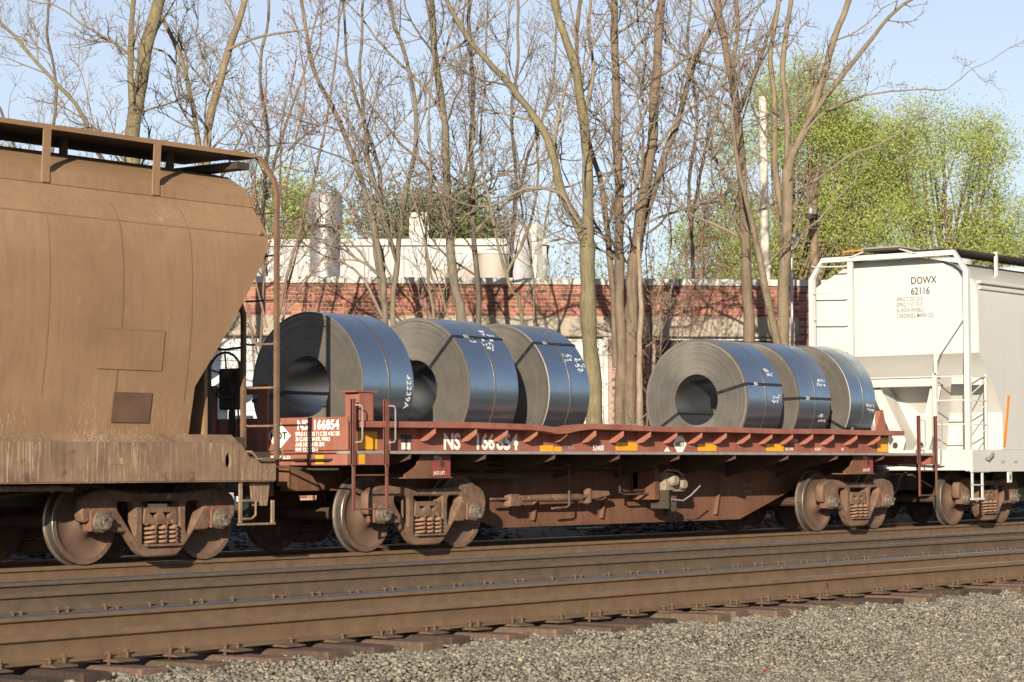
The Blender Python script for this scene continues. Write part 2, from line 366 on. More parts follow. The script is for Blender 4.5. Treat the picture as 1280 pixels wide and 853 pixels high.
tie_mb = MB().box(-.115,.115,-1.3,1.3,-.385,-.206); TIE = tie_mb.mesh('tie', 'tie_wood', False, .012)
def tie_variant(seed):
    r = random.Random(seed); mb = MB(); n = 6
    pts = []
    for k in range(n+1):
        y = -1.3+2.6*k/n; pts.append((y, -.115+r.uniform(-.012,.012), .115+r.uniform(-.012,.012), -.206+r.uniform(-.006,.004)))
    for (y0,a0,b0,t0),(y1,a1,b1,t1) in zip(pts, pts[1:]): pass
    vs = []
    for y,a,b,t in pts: vs += [(a,y,-.385),(b,y,-.385),(b,y,t),(a,y,t)]
    fs = [(3,2,1,0)]
    for k in range(n):
        for q in range(4): fs.append((k*4+q, k*4+(q+1) % 4, k*4+4+(q+1) % 4, k*4+4+q))
    fs.append((n*4,n*4+1,n*4+2,n*4+3)); mb.add(vs, fs)
    return mb.mesh('tie', 'tie_wood', False, .01)
TIES = [tie_variant(i) for i in range(5)]
PLATE = MB().prism([(-.19,-.206),(.19,-.206),(.19,-.196),(.085,-.1875),(-.085,-.1875),(-.19,-.196)], 'YZ', -.095, .095).mesh('tie_plate', 'plate_rust', False, .003)
def spike_mesh():
    mb = MB(); mb.box(-.009,.009,-.009,.009,-.24,-.165)
    mb.prism([(-.014,-.166),(.028,-.172),(.03,-.162),(.0,-.148),(-.014,-.152)], 'YZ', -.014, .014)
    return mb.mesh('spike', 'plate_rust', False, .003)
SPIKE = spike_mesh()
def track(name, yc, label, side_mat, x0, x1, detail):
    t = tag(obj(name, None, None, (0, yc, 0)), label, None, None, 'structure')
    for sgn, gs in ((-1, 1), (1, -1)):
        obj('rail', rail_mesh('rail', -120, 900, gs, side_mat), t, (0, yc+sgn*.7545, 0))
    r = random.Random(int(abs(yc)*10)+3)
    x = x0; k = 0
    while x < x1:
        o = obj('tie', TIES[k % 5], t, (x+r.uniform(-.03,.03), yc+r.uniform(-.12,.12) , r.uniform(-.02,.002)-.002*(k % 3)))
        o.rotation_euler = (0, r.uniform(-.02,.02), r.uniform(-.045,.045)); k += 1
        for sgn in (-1, 1):
            obj('tie_plate', PLATE, t, (x, yc+sgn*.7545, .0))
            if detail or sgn < 0:
                for dx, side in ((-.06, -1), (.06, -1), (.05, 1)):
                    if r.random() < .12: continue
                    s = obj('spike', SPIKE, t, (x+dx+r.uniform(-.008,.008), yc+sgn*.7545+side*.092, r.uniform(0,.022)))
                    s.rotation_euler = (0, r.uniform(-.12,.12), (0 if side < 0 else math.pi)+r.uniform(-.2,.2))
        x += .52
    return t
track('railway_track', -7.77, 'nearest rusty railway track with tie ends showing along the gravel', 'rail_rust', -19, 4.5, True)
track('railway_track', -3.88, 'empty middle railway track between the gravel side and the train', 'rail_grey', -16, 10, False)
track('railway_track', 0.0, 'railway track carrying the freight train', 'rail_rust', -14, 16, False)
tag(part('rail_joint_gap', MB().box(-8.41,-8.398,-8.533,-8.528,-.14,-.07), 'dark_steel', bpy.data.objects['railway_track']))

# ---- stones (uncountable)
def icosa():
    t = (1+5**.5)/2
    v = np.array([(-1,t,0),(1,t,0),(-1,-t,0),(1,-t,0),(0,-1,t),(0,1,t),(0,-1,-t),(0,1,-t),(t,0,-1),(t,0,1),(-t,0,-1),(-t,0,1)], float)
    v /= np.linalg.norm(v[0])
    f = np.array([(0,11,5),(0,5,1),(0,1,7),(0,7,10),(0,10,11),(1,5,9),(5,11,4),(11,10,2),(10,7,6),(7,1,8),(3,9,4),(3,4,2),(3,2,6),(3,6,8),(3,8,9),(4,9,5),(2,4,11),(6,2,10),(8,6,7),(9,8,1)])
    return v, f
def stones(name, P, S, mat, label, cat=None):
    v = np.array([(x,y,z) for z in (-1,1) for (x,y) in ((-1,-1),(1,-1),(1,1),(-1,1))], float)*.72
    f = np.array([(0,2,1),(0,3,2),(4,5,6),(4,6,7),(0,1,5),(0,5,4),(1,2,6),(1,6,5),(2,3,7),(2,7,6),(3,0,4),(3,4,7)]); n = len(P)
    A = RNG.normal(size=(n,3,3)); Q = np.linalg.qr(A)[0]
    V = v[None]*RNG.uniform(.45,1.25,size=(n,8,3))*RNG.uniform(.65,1.2,size=(n,1,3))
    V = np.einsum('nij,nkj->nki', Q, V)*S[:,None,None]; V[:,:,2] *= .65; V += P[:,None,:]
    F = (f[None] + 8*np.arange(n)[:,None,None]).reshape(-1)
    me = bpy.data.meshes.new(name); me.vertices.add(n*8); me.vertices.foreach_set('co', V.reshape(-1))
    me.loops.add(len(F)); me.loops.foreach_set('vertex_index', F.astype(np.int32)); me.polygons.add(n*12)
    me.polygons.foreach_set('loop_start', np.arange(0, n*36, 3, dtype=np.int32))
    me.polygons.foreach_set('loop_total', np.full(n*12, 3, dtype=np.int32)); me.update(); me.validate()
    me.materials.append(MAT[mat])
    return tag(obj(name, me), label, cat, None, 'stuff')
GZ = np.vectorize(gz)
def bump_xy(x, y): return .012*(1+np.sin(x*1.7+y*2.3))*RNG.random(len(x))
def field(n, x0, x1, y0, y1): 
    x = RNG.uniform(x0, x1, n); y = RNG.uniform(y0, y1, n); return x, y
x, y = field(160000, -19, -1, -13, -8.6); ok_ = ~((x < -14.2) & (y < -10.6)) & ~((x < -16.5) & (y < -9.9)) & ~((x > -5) & (y < -12)); x, y = x[ok_], y[ok_]
small = (y < -11.3 + .5*np.sin(x*.8)) & (RNG.random(len(x)) < .75)          # finer gravel of the service road
s = np.where(small, RNG.uniform(.004,.011,len(x)), 0.008+.017*RNG.random(len(x))**1.7); z = GZ(y) + bump_xy(x, y) + s*.25
stones('ballast_stones', np.stack([x,y,z],1), s, 'stone', 'grey brown ballast stones and gravel along the nearest track')
x, y = field(300, -17, -1, -13, -9.1); s = .007+.02*RNG.random(len(x))**2
stones('pale_stones', np.stack([x,y,GZ(y)+bump_xy(x,y)+s*.7],1), s, 'pale_stone', 'scattered pale stones lying on the grey gravel')
x, y = field(26000, -13, 24, 1.45, 6.5); s = RNG.uniform(.025,.07,len(x))
keep = RNG.random(len(x)) < np.clip(1.25-(y-1.4)/6, .2, 1); x, y, s = x[keep], y[keep], s[keep]
stones('dark_ballast', np.stack([x,y,GZ(y)+s*.4+.06*np.sin(x*1.1)*np.cos(y*1.3)*(y>2)],1), s, 'dark_stone', 'dark ballast bank behind the train')
x, y = field(9000, -40, 30, -6.5, -1.3); s = RNG.uniform(.018,.035,len(x))
stones('ballast_between_tracks', np.stack([x,y,GZ(y)+s*.2],1), s, 'stone', 'ballast stones between the rails of the tracks')
# dead straw and leaf litter on the bank seen under the flatcar
def litter():
    mb = MB(); r = random.Random(4)
    for k in range(1500):
        x = r.gauss(7.3, 1.5) if k % 3 else r.uniform(-10, 22); y = r.uniform(1.6, 4.2); z = gz(y)+r.uniform(.02,.14)
        a = r.uniform(0, 6.28); l = r.uniform(.05,.28); w = r.uniform(.004,.012) if k % 4 else r.uniform(.02,.05)
        d = Vector((math.cos(a)*l, math.sin(a)*l, r.uniform(-.05,.1))); p = Vector((-d.y, d.x, 0)).normalized()*w
        q = Vector((x,y,z)); mb.add([q-p, q+p, q+d+p+Vector((0,0,.004)), q+d-p], [(0,1,2,3)])
    return part('leaf_litter', mb, 'straw', None)
tag(litter(), 'brown straw and leaf litter on the bank behind the flatcar', None, None, 'stuff')
def gravel_litter():
    mb = MB(); r = random.Random(14)
    for k in range(260):
        x = r.uniform(-16,-2); y = r.uniform(-13,-9.1); z = gz(y)+r.uniform(.02,.04); a = r.uniform(0,6.28); l = r.uniform(.02,.09); w = r.uniform(.003,.02) if k % 3 else .003
        d = Vector((math.cos(a)*l, math.sin(a)*l, r.uniform(-.004,.012))); p = Vector((-d.y, d.x, r.uniform(0,.01))).normalized()*w; q = Vector((x,y,z)); mb.add([q-p*.3, q+d*.5-p, q+d, q+d*.5+p], [(0,1,2,3)])
    return part('dead_leaves', mb, 'straw', None)
tag(gravel_litter(), 'dead leaves and twig bits scattered on the gravel', None, None, 'stuff')
def weeds():
    mb = MB(); r = random.Random(9)
    for (cx, cy, n) in ((-8.2,-11.2,40),(-10.1,-11.6,30),(-6.4,-11.0,50),(-7.2,-10.3,20),(-9.2,-10.6,16)):
        for k in range(n):
            x = cx+r.gauss(0,.09); y = cy+r.gauss(0,.07); z = gz(y)+.01; h = r.uniform(.015,.05); a = r.uniform(0,6.28)
            p = Vector((math.cos(a),math.sin(a),0))*.003; t = Vector((r.gauss(0,.02), r.gauss(0,.02), h)); q = Vector((x,y,z))
            mb.add([q-p, q+p, q+t], [(0,1,2)])
    return part('weeds', mb, 'grass_blade', None)
tag(weeds(), 'tiny green weed tufts sprouting in the gravel', None, None, 'stuff')

# ============================================================ BUILDING
BT = Vector((.7125,-.7017,0)); BROT = math.atan2(BT.y, BT.x)
bld = thing('brick_building', 'long low red brick building with white coping behind the train', 'building', (8.26, 14.68, .3))
bld.rotation_euler = (0, 0, BROT); BW = Vector((8.26, 14.68, .3))
class LB(MB): pass
def bpart(name, mb, mats, parent=bld, smooth=False, bevel=0):
    """vertices already in the building's own coordinates (x along wall, -y towards the tracks, z from its base)"""
    o = bpy.data.objects.new(name, mb.mesh(name, mats, smooth, bevel)); COL.objects.link(o); o.parent = parent; return o
Z0 = .3
U0, U1 = -9.0, 12.6
OPEN = [(-2.6,.62,3.76),(1.6,4.3,3.76),(4.75,7.26,3.76),(8.28,11.15,3.76)]        # openings u0,u1,top
wall = MB(); cur = U0
for a, b, t in OPEN:
    wall.box(cur, a, 0, .3, 0, 3.76-Z0); cur = b
wall.box(cur, U1, 0, .3, 0, 3.76-Z0)
wall.box(U0, U1, 0, .3, 3.76-Z0+.0, 4.86-Z0)
wall.box(U0, U0+.3, .3, 14, 0, 4.86-Z0); wall.box(U1-.3, U1, .3, 14, 0, 4.86-Z0); wall.box(U0+.3, U1-.3, 13.7, 14, 0, 4.86-Z0)
W = bpart('wall', wall, 'mortar')
bpart('roof', MB().box(U0+.3, U1-.3, .3, 13.7, 4.4-Z0, 4.5-Z0), 'roof_grey')
cop = MB()
k = U0-.05
while k < U1: cop.box(k+.004, min(k+1.18, U1+.05), -.07, .38, 4.86-Z0, 5.0-Z0); k += 1.19
bpart('coping', cop, 'coping', bevel=.01)
for a, b, t in OPEN:
    bpart('lintel', MB().box(a-.25, b+.25, -.035, .02, 3.77-Z0, 4.15-Z0), 'concrete', bevel=.012)
# bricks, each proud of the mortar
BR = MB().box(0,.203,-.012,.01,0,.064).mesh('brick', 'brick_single', False, .004)
HB = MB().box(0,.095,-.012,.01,0,.064).mesh('brick', 'brick_single', False, .004)
singles = 0; rest = MB(); rb = random.Random(8)
course = .0815; top = 4.855
rows = [top-course*(i+1) for i in range(int((top-.32)/course))]
cand = []
for i, zz in enumerate(rows):
    off = (.1075 if i % 2 else 0) + rb.uniform(-.006,.006); u = U0 + off
    while u < U1-.21:
        u2 = u+.203; ok = True
        if zz < 4.155:
            for a, b, t in OPEN:
                if zz+.064 > 3.76 and u2 > a-.25 and u < b+.25: ok = False
                if zz+.064 <= 3.78 and u2 > a-.0 and u < b+.0: ok = False
        if ok: cand.append((i, u, zz))
        u += .215
def vis_key(c):
    i, u, zz = c
    pier = 7.2 < u < 8.3
    if -.1 < u < 11.4 and i < 6 : return 0 + i*.01
    if pier: return 1
    return 2
cand.sort(key=vis_key)
for i, u, zz in cand:
    j = rb.uniform(-.003,.003)
    if singles < 300:
        o = bpy.data.objects.new('brick', BR); COL.objects.link(o); o.parent = W; o.location = (u, -j-.001, zz-Z0); singles += 1
    else: rest.box(u, u+.203, -.012+j, .01, zz-Z0, zz-Z0+.064)
tag(bpart('brickwork', rest, 'brick', W), None, None, None, 'stuff')
# opening fillings
def overhead_door(a, b, mat):
    d = bpart('door', MB().box(a, b, .16, .2, 0, 3.76-Z0), mat)
    k = 0
    while k < 3.4:
        o = bpy.data.objects.new('panel', MB().box(a+.04, b-.04, .13, .16, k+.015, min(k+.55, 3.42)).mesh('panel', mat, False, .01)); COL.objects.link(o); o.parent = d; k += .56
overhead_door(4.75, 7.26, 'door_white')
bpart('door_frame', MB().box(7.16,7.255,.02,.13,0,3.45), 'coping')
for (a, b) in ((8.28,11.15),(1.6,4.3)):
    w = bpart('window', MB().box(a, b, .17, .2, .9, 3.4), 'window_dark'); bpart('wall_below', MB().box(a,b,.05,.22,0,.9), 'concrete')
    fr = MB()
    for k in range(5): x = a+(b-a)*k/4; fr.box(max(a,x-.03), min(b,x+.03), .12, .168, .9, 3.46)
    for zz in (.9, 2.1, 3.40): fr.box(a, b, .11, .167, zz, zz+.06)
    o = bpart('frame', fr, 'coping', w)
# left bay: pale siding and a loading stair
d = bpart('bay_siding', MB().box(-2.6,.62,.20,.24,0,3.46), 'siding')
k = 0
while k < 3.3:
    o = bpy.data.objects.new('board', MB().prism([(.20,k+.01),(.165,k+.01),(.185,k+.2),(.20,k+.2)], 'YZ', -2.6, .62).mesh('board', 'siding')); COL.objects.link(o); o.parent = d; k += .21
# white stair railing outside the bay
rl = thing('white_railing', 'white stair railing with a sloping brace seen behind the hopper ladder', 'railing', (6.75, 13.45, .3))
def rl_pt(u, h, o=-1.3): q = BW + BT*u + Vector((BT.y, -BT.x, 0))*(-o*0+.0); return q
nrm = Vector((BT.y, -BT.x, 0))
def wp(u, out, h): q = Vector((8.26,14.68,0)) + BT*u + nrm*out; return (q.x, q.y, h)
for u in (-1.32,-1.08,-.72):
    part('post', MB().bar(wp(u,1.3,.3), wp(u,1.3,2.42), .09), 'door_white', rl)
part('rail', MB().bar(wp(-1.42,1.3,2.46), wp(-.68,1.3,2.46), .08), 'door_white', rl)
part('brace', MB().bar(wp(-1.42,1.35,2.5), wp(.25,1.35,3.62), .13), 'door_white', rl)
part('side_panel', MB().bar(wp(-1.62,1.4,.3), wp(-1.62,1.4,3.2), .2), 'door_white', rl)

# ---- white hall and tanks behind the building
hall = thing('white_hall', 'long white flat-roofed hall rising behind the brick building', 'building', (28.9, 28.3, .3))
hd = (Vector((31.68,24.76,0))-Vector((26.17,31.84,0))).normalized(); hn = Vector((-hd.y, hd.x, 0)); hn = hn if hn.dot(Vector((1,1,0))) > 0 else -hn
def hp(u, o, z): q = Vector((26.17,31.84,0)) + hd*u + hn*o; return (q.x, q.y, z)
def hbox(u0,u1,o0,o1,z0,z1):
    mb = MB(); mb.add([hp(u,o,z) for z in (z0,z1) for (u,o) in ((u0,o0),(u1,o0),(u1,o1),(u0,o1))], [(3,2,1,0),(4,5,6,7),(0,1,5,4),(1,2,6,5),(2,3,7,6),(3,0,4,7)]); return mb
part('wall', hbox(-1.2,8.8,0,10,.3,7.9), 'hall_white', hall)
part('roof_edge', hbox(-1.3,8.9,-.12,10.1,7.9,8.1), 'coping', hall)
k = -1.1
while k < 8.7:
    part('panel', hbox(k, k+1.05, -.05, -.001, .4, 7.85), 'hall_white', hall); k += 1.1
part('roof_vent', hbox(4.5,5.1,.6,1.2,8.1,9.0), 'coping', hall)
part('lower_wing', hbox(5.2,8.6,-2.2,-.06,.3,7.0), 'tank_beige', hall)
silo = thing('metal_silo', 'galvanised round silo with wider top drum behind the brick wall', 'silo', (17.7, 21.58, .3))
mb = MB().lathe([(.0,.3),(.38,.3),(.38,5.2),(.46,5.5),(.385,5.7),(.385,7.15)], 24, 'Z', (17.7,21.58,0)); part('shaft', mb, 'silo_metal', silo, True)
part('drum', MB().lathe([(.385,7.15),(.45,7.2),(.45,8.0),(.40,8.06),(0,8.1)], 24, 'Z', (17.7,21.58,0)), 'silo_metal', silo, True)
part('ring', MB().lathe([(.45,7.16),(.47,7.16),(.47,7.22),(.45,7.22)], 24, 'Z', (17.7,21.58,0)), 'dark_steel', silo)
tank = thing('beige_tank', 'short beige round tank between the silo and the white dome', 'tank', (23.51,20.66,.3))
part('shell', MB().lathe([(0,.3),(.42,.3),(.42,6.9),(0,7.0)], 24, 'Z', (23.51,20.66,0)), 'tank_beige', tank, True)
part('rim', MB().lathe([(.42,6.82),(.45,6.82),(.45,6.9),(.42,6.9)], 24, 'Z', (23.51,20.66,0)), 'coping', tank)
dome = thing('white_dome_tank', 'tall white dome-topped tank behind the brick wall', 'tank', (27.08,22.5,.3))
part('shell', MB().lathe([(.38,.3),(.38,7.4)] + [(.38*math.cos(a*math.pi/12), 7.4+.75*math.sin(a*math.pi/12)) for a in range(7)], 24, 'Z', (27.08,22.5,0)), 'hall_white', dome, True)
part('side_duct', MB().box(27.25,27.55,22.0,22.3,.3,8.05), 'coping', dome)
part('outlet_pipe', MB().tube([(27.9,21.0,.3),(27.9,21.0,5.6),(27.95,20.95,5.9)], .06, 8), 'coping', dome)

# ---- poles
def pole(name, label, cat, base, r0, r1, h, mat, lean=(0,0)):
    t = thing(name, label, cat, base); b = Vector(base); n = 8
    mb = MB().tube([b + Vector((lean[0]*k/n, lean[1]*k/n, h*k/n)) for k in range(n+1)], [r0+(r1-r0)*k/n for k in range(n+1)], 12)
    part('shaft', mb, mat, t, True); return t
t = pole('utility_pole', 'tall pale bare pole left of the white hopper', 'pole', (21.36,10.56,.3), .14, .095, 9.6, 'pole_pale', (-.25,-.1))
part('top_cap', MB().lathe([(.0,9.9),(.09,9.9),(.06,9.98),(0,10.0)], 10, 'Z', (21.11,10.46,0)), 'pole_wood', t)
t = pole('utility_pole', 'weathered wooden pole with hardware beside the white hopper end', 'pole', (15.02,5.47,.3), .11, .085, 6.75, 'pole_wood')
part('crossarm_bracket', MB().box(14.6,15.0,5.30,5.42,6.1,6.2), 'dark_steel', t)
part('insulator', MB().lathe([(0,6.2),(.05,6.2),(.06,6.3),(.03,6.4),(0,6.42)], 10, 'Z', (14.72,5.36,0)), 'galvanised', t, True)
t = pole('conduit_pole', 'thin grey conduit pipe standing left of the wooden pole', 'pole', (14.6,5.75,.3), .035, .03, 5.3, 'galvanised')
part('elbow', MB().tube([(14.6,5.75,5.6),(14.6,5.75,5.72),(14.68,5.68,5.8),(14.8,5.6,5.8)], .035, 8), 'galvanised', t)
t = pole('utility_pole', 'distant thin pole above the white hopper roof among green trees', 'pole', (58.3,22.81,.3), .16, .11, 11.6, 'pole_pale')
part('crossarm', MB().box(57.7,58.9,22.75,22.87,11.0,11.12), 'pole_wood', t)
t = pole('roof_vent_pipe', 'short white vent pipe on the brick building roof', 'vent', (17.07,7.87,4.45), .07, .07, .9, 'coping')
part('cap', MB().lathe([(0,5.35),(.09,5.35),(.09,5.42),(0,5.46)], 12, 'Z', (17.07,7.87,0)), 'coping', t)

# ============================================================ ROLLING STOCK
AX = .889
def wheel_mesh():
    # outer face towards -Y ; tread width .14
    prof = [(0,-.11),(.075,-.11),(.125,-.105),(.14,-.085),(.17,-.045),(.24,-.02),(.32,-.025),(.385,-.045),(.40,-.062),(.452,-.064),(.457,-.058),(.459,.03),(.470,.042),(.483,.052),(.483,.062),(.470,.072),(.40,.072),(.385,.05),(.25,.02),(.15,.05),(.13,.09),(.075,.09)]
    mis = [0,0,0,0,0,0,0,0,0,1,1,0,1,1,0,0,0,0,0,0,0]
    return MB().lathe(prof, 48, 'Y', (0,0,0), mis).mesh('wheel', ['wheel_plate','wheel_tread'], True, 0, 35)
WHEEL = wheel_mesh()
def frame_mesh():
    h = [(-.56,.36),(-.63,.36),(-.72,.36),(-.73,.575),(-.79,.605),(-1.0,.605),(-1.04,.57),(-1.045,.48),(-1.10,.47),(-1.13,.56),(-1.10,.69),(-1.0,.755),(-.82,.785),(-.60,.765),(-.3,.735)]
    out = h + [(-x, z) for x, z in reversed(h)] + [(.50,.36),(.30,.14),(.22,.085),(-.22,.085),(-.30,.14),(-.50,.36)]
    w1 = [(-.66,.69),(-.40,.685),(-.355,.63),(-.355,.36),(-.385,.275),(-.45,.325),(-.66,.58)]
    w2 = [(-x, z) for x, z in reversed(w1)]
    c = [(-.29,.685),(.29,.685),(.29,.185),(-.29,.185)]
    return curve_mesh('side_frame', [rounded(out,.04), rounded(w1,.05), rounded(w2,.05), rounded(c,.03)], .045, .022, 'truck_rust')
FRAME = frame_mesh()
def spring_mesh():
    mb = MB(); pts = []; turns = 4.5; h = .22
    for k in range(int(turns*14)+1):
        a = 2*math.pi*k/14; pts.append((.062*math.cos(a), .062*math.sin(a), h*k/(turns*14)))
    mb.tube(pts, .0145, 6); return mb.mesh('spring', 'spring_rust', True, 0, 60)
SPRING = spring_mesh()
def bearing_mesh():
    mb = MB(); mb.lathe([(0,-.13),(.045,-.13),(.05,-.12),(.085,-.118),(.092,-.105),(.092,-.07),(.112,-.065),(.118,-.05),(.118,.05),(.1,.06),(0,.06)], 24, 'Y')
    for k in range(3):
        a = 2*math.pi*k/3+.4; mb.lathe([(0,-.15),(.02,-.15),(.022,-.115)], 6, 'Y', (.058*math.cos(a), 0, .058*math.sin(a)))
    return mb.mesh('bearing_cap', 'bearing_grease', True, 0, 35)
BEAR = bearing_mesh()
ADAPT = MB().prism([(-.145,-.10),(-.10,-.10),(-.10,.08),(.10,.08),(.10,-.10),(.145,-.10),(.145,.11),(.10,.145),(-.10,.145),(-.145,.11)], 'XZ', -.065, .065).mesh('adapter', 'truck_red', False, .008)
def bolster_mesh():
    # bolster end seen in the spring opening, with two triangular pockets
    out = [(-.24,.0),(.24,.0),(.25,.06),(.22,.17),(-.22,.17),(-.25,.06)]
    t1 = [(-.19,.13),(-.02,.13),(-.085,.03)]; t2 = [(.19,.13),(.085,.03),(.02,.13)]
    return curve_mesh('bolster_end', [rounded(out,.02), t1, t2], .04, .01, 'truck_rust')
BOLEND = bolster_mesh()
def truck(car, xc):
    mb = MB(); mb.box(xc-.21, xc+.21, -.9, .9, .43, .58); mb.box(xc-.17, xc+.17, -.5, .5, .58, .74)
    for s in (-1, 1): mb.tube([(xc+s*AX,-.95,.457),(xc+s*AX,-.6,.457),(xc+s*AX,.6,.457),(xc+s*AX,.95,.457)], .075, 12)
    for s in (-1, 1): mb.box(xc+s*.36-.05, xc+s*.36+.05, -.75, .75, .30, .40)
    t = part('truck', mb, 'under_shade', car)
    for s in (-1, 1):
        obj('side_frame', FRAME, t, (xc, s*.985, 0))
        for a in (-1, 1):
            w = obj('wheel', WHEEL, t, (xc+a*AX, s*.757, .457))
            if s > 0: w.rotation_euler = (0, 0, math.pi)
            else: w.rotation_euler = (0, random.uniform(0,6), 0)
            b = obj('bearing_cap', BEAR, t, (xc+a*AX, s*1.03, .457))
            if s > 0: b.rotation_euler = (0, 0, math.pi)
            obj('bearing_adapter', ADAPT, t, (xc+a*AX, s*1.0, .457))
            # brake shoe behind each wheel rim
        for dx in (-.155, 0, .155):
            for dy in (-.06, .075):
                obj('spring', SPRING, t, (xc+dx, s*(.99)+dy*s*-1, .2))
        e = obj('bolster_end', BOLEND, t, (xc, s*1.0, .42))
        part('friction_wedge', MB().box(xc-.262,xc-.232,s*.985-.05,s*.985+.05,.42,.62).box(xc+.232,xc+.262,s*.985-.05,s*.985+.05,.42,.62), 'truck_red', t)
        part('spring_plate', MB().box(xc-.255,xc+.255,s*.985-.12,s*.985+.12,.18,.203), 'truck_rust', t)
    for s in (-1, 1):
        part('side_bearing', MB().box(xc-.2,xc+.2,s*.55-.08,s*.55+.08,.58,.78), 'truck_rust', t)
    return t
def coupler(car, x, d):
    """x = striker position, d = +1 / -1 outward"""
    mb = MB(); z = .88
    mb.box(min(x,x+d*.35), max(x,x+d*.35), -.07, .07, z-.085, z+.085)
    mb.prism([(x+d*.33,-.10),(x+d*.50,-.19),(x+d*.62,-.17),(x+d*.62,-.08),(x+d*.52,-.05),(x+d*.5,.02),(x+d*.56,.08),(x+d*.66,.15),(x+d*.63,.2),(x+d*.45,.17),(x+d*.33,.1)], 'XY', z-.15, z+.15)
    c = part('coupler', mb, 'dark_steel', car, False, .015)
    part('uncoupling_lever', MB().tube([(x-d*.03,-1.35,z+.12),(x-d*.03,-1.15,z+.12),(x+d*.08,-1.05,z+.12),(x+d*.10,-.35,z+.16),(x+d*.35,-.12,z+.22)], .013, 6), 'dark_steel', car, True)
    part('air_hose', MB().tube([(x-d*.1,-.33,z+.02),(x+d*.1,-.34,z-.05),(x+d*.3,-.34,z-.30),(x+d*.52,-.30,z-.42),(x+d*.68,-.25,z-.40)], .027, 8), 'rubber', car, True)
    return c

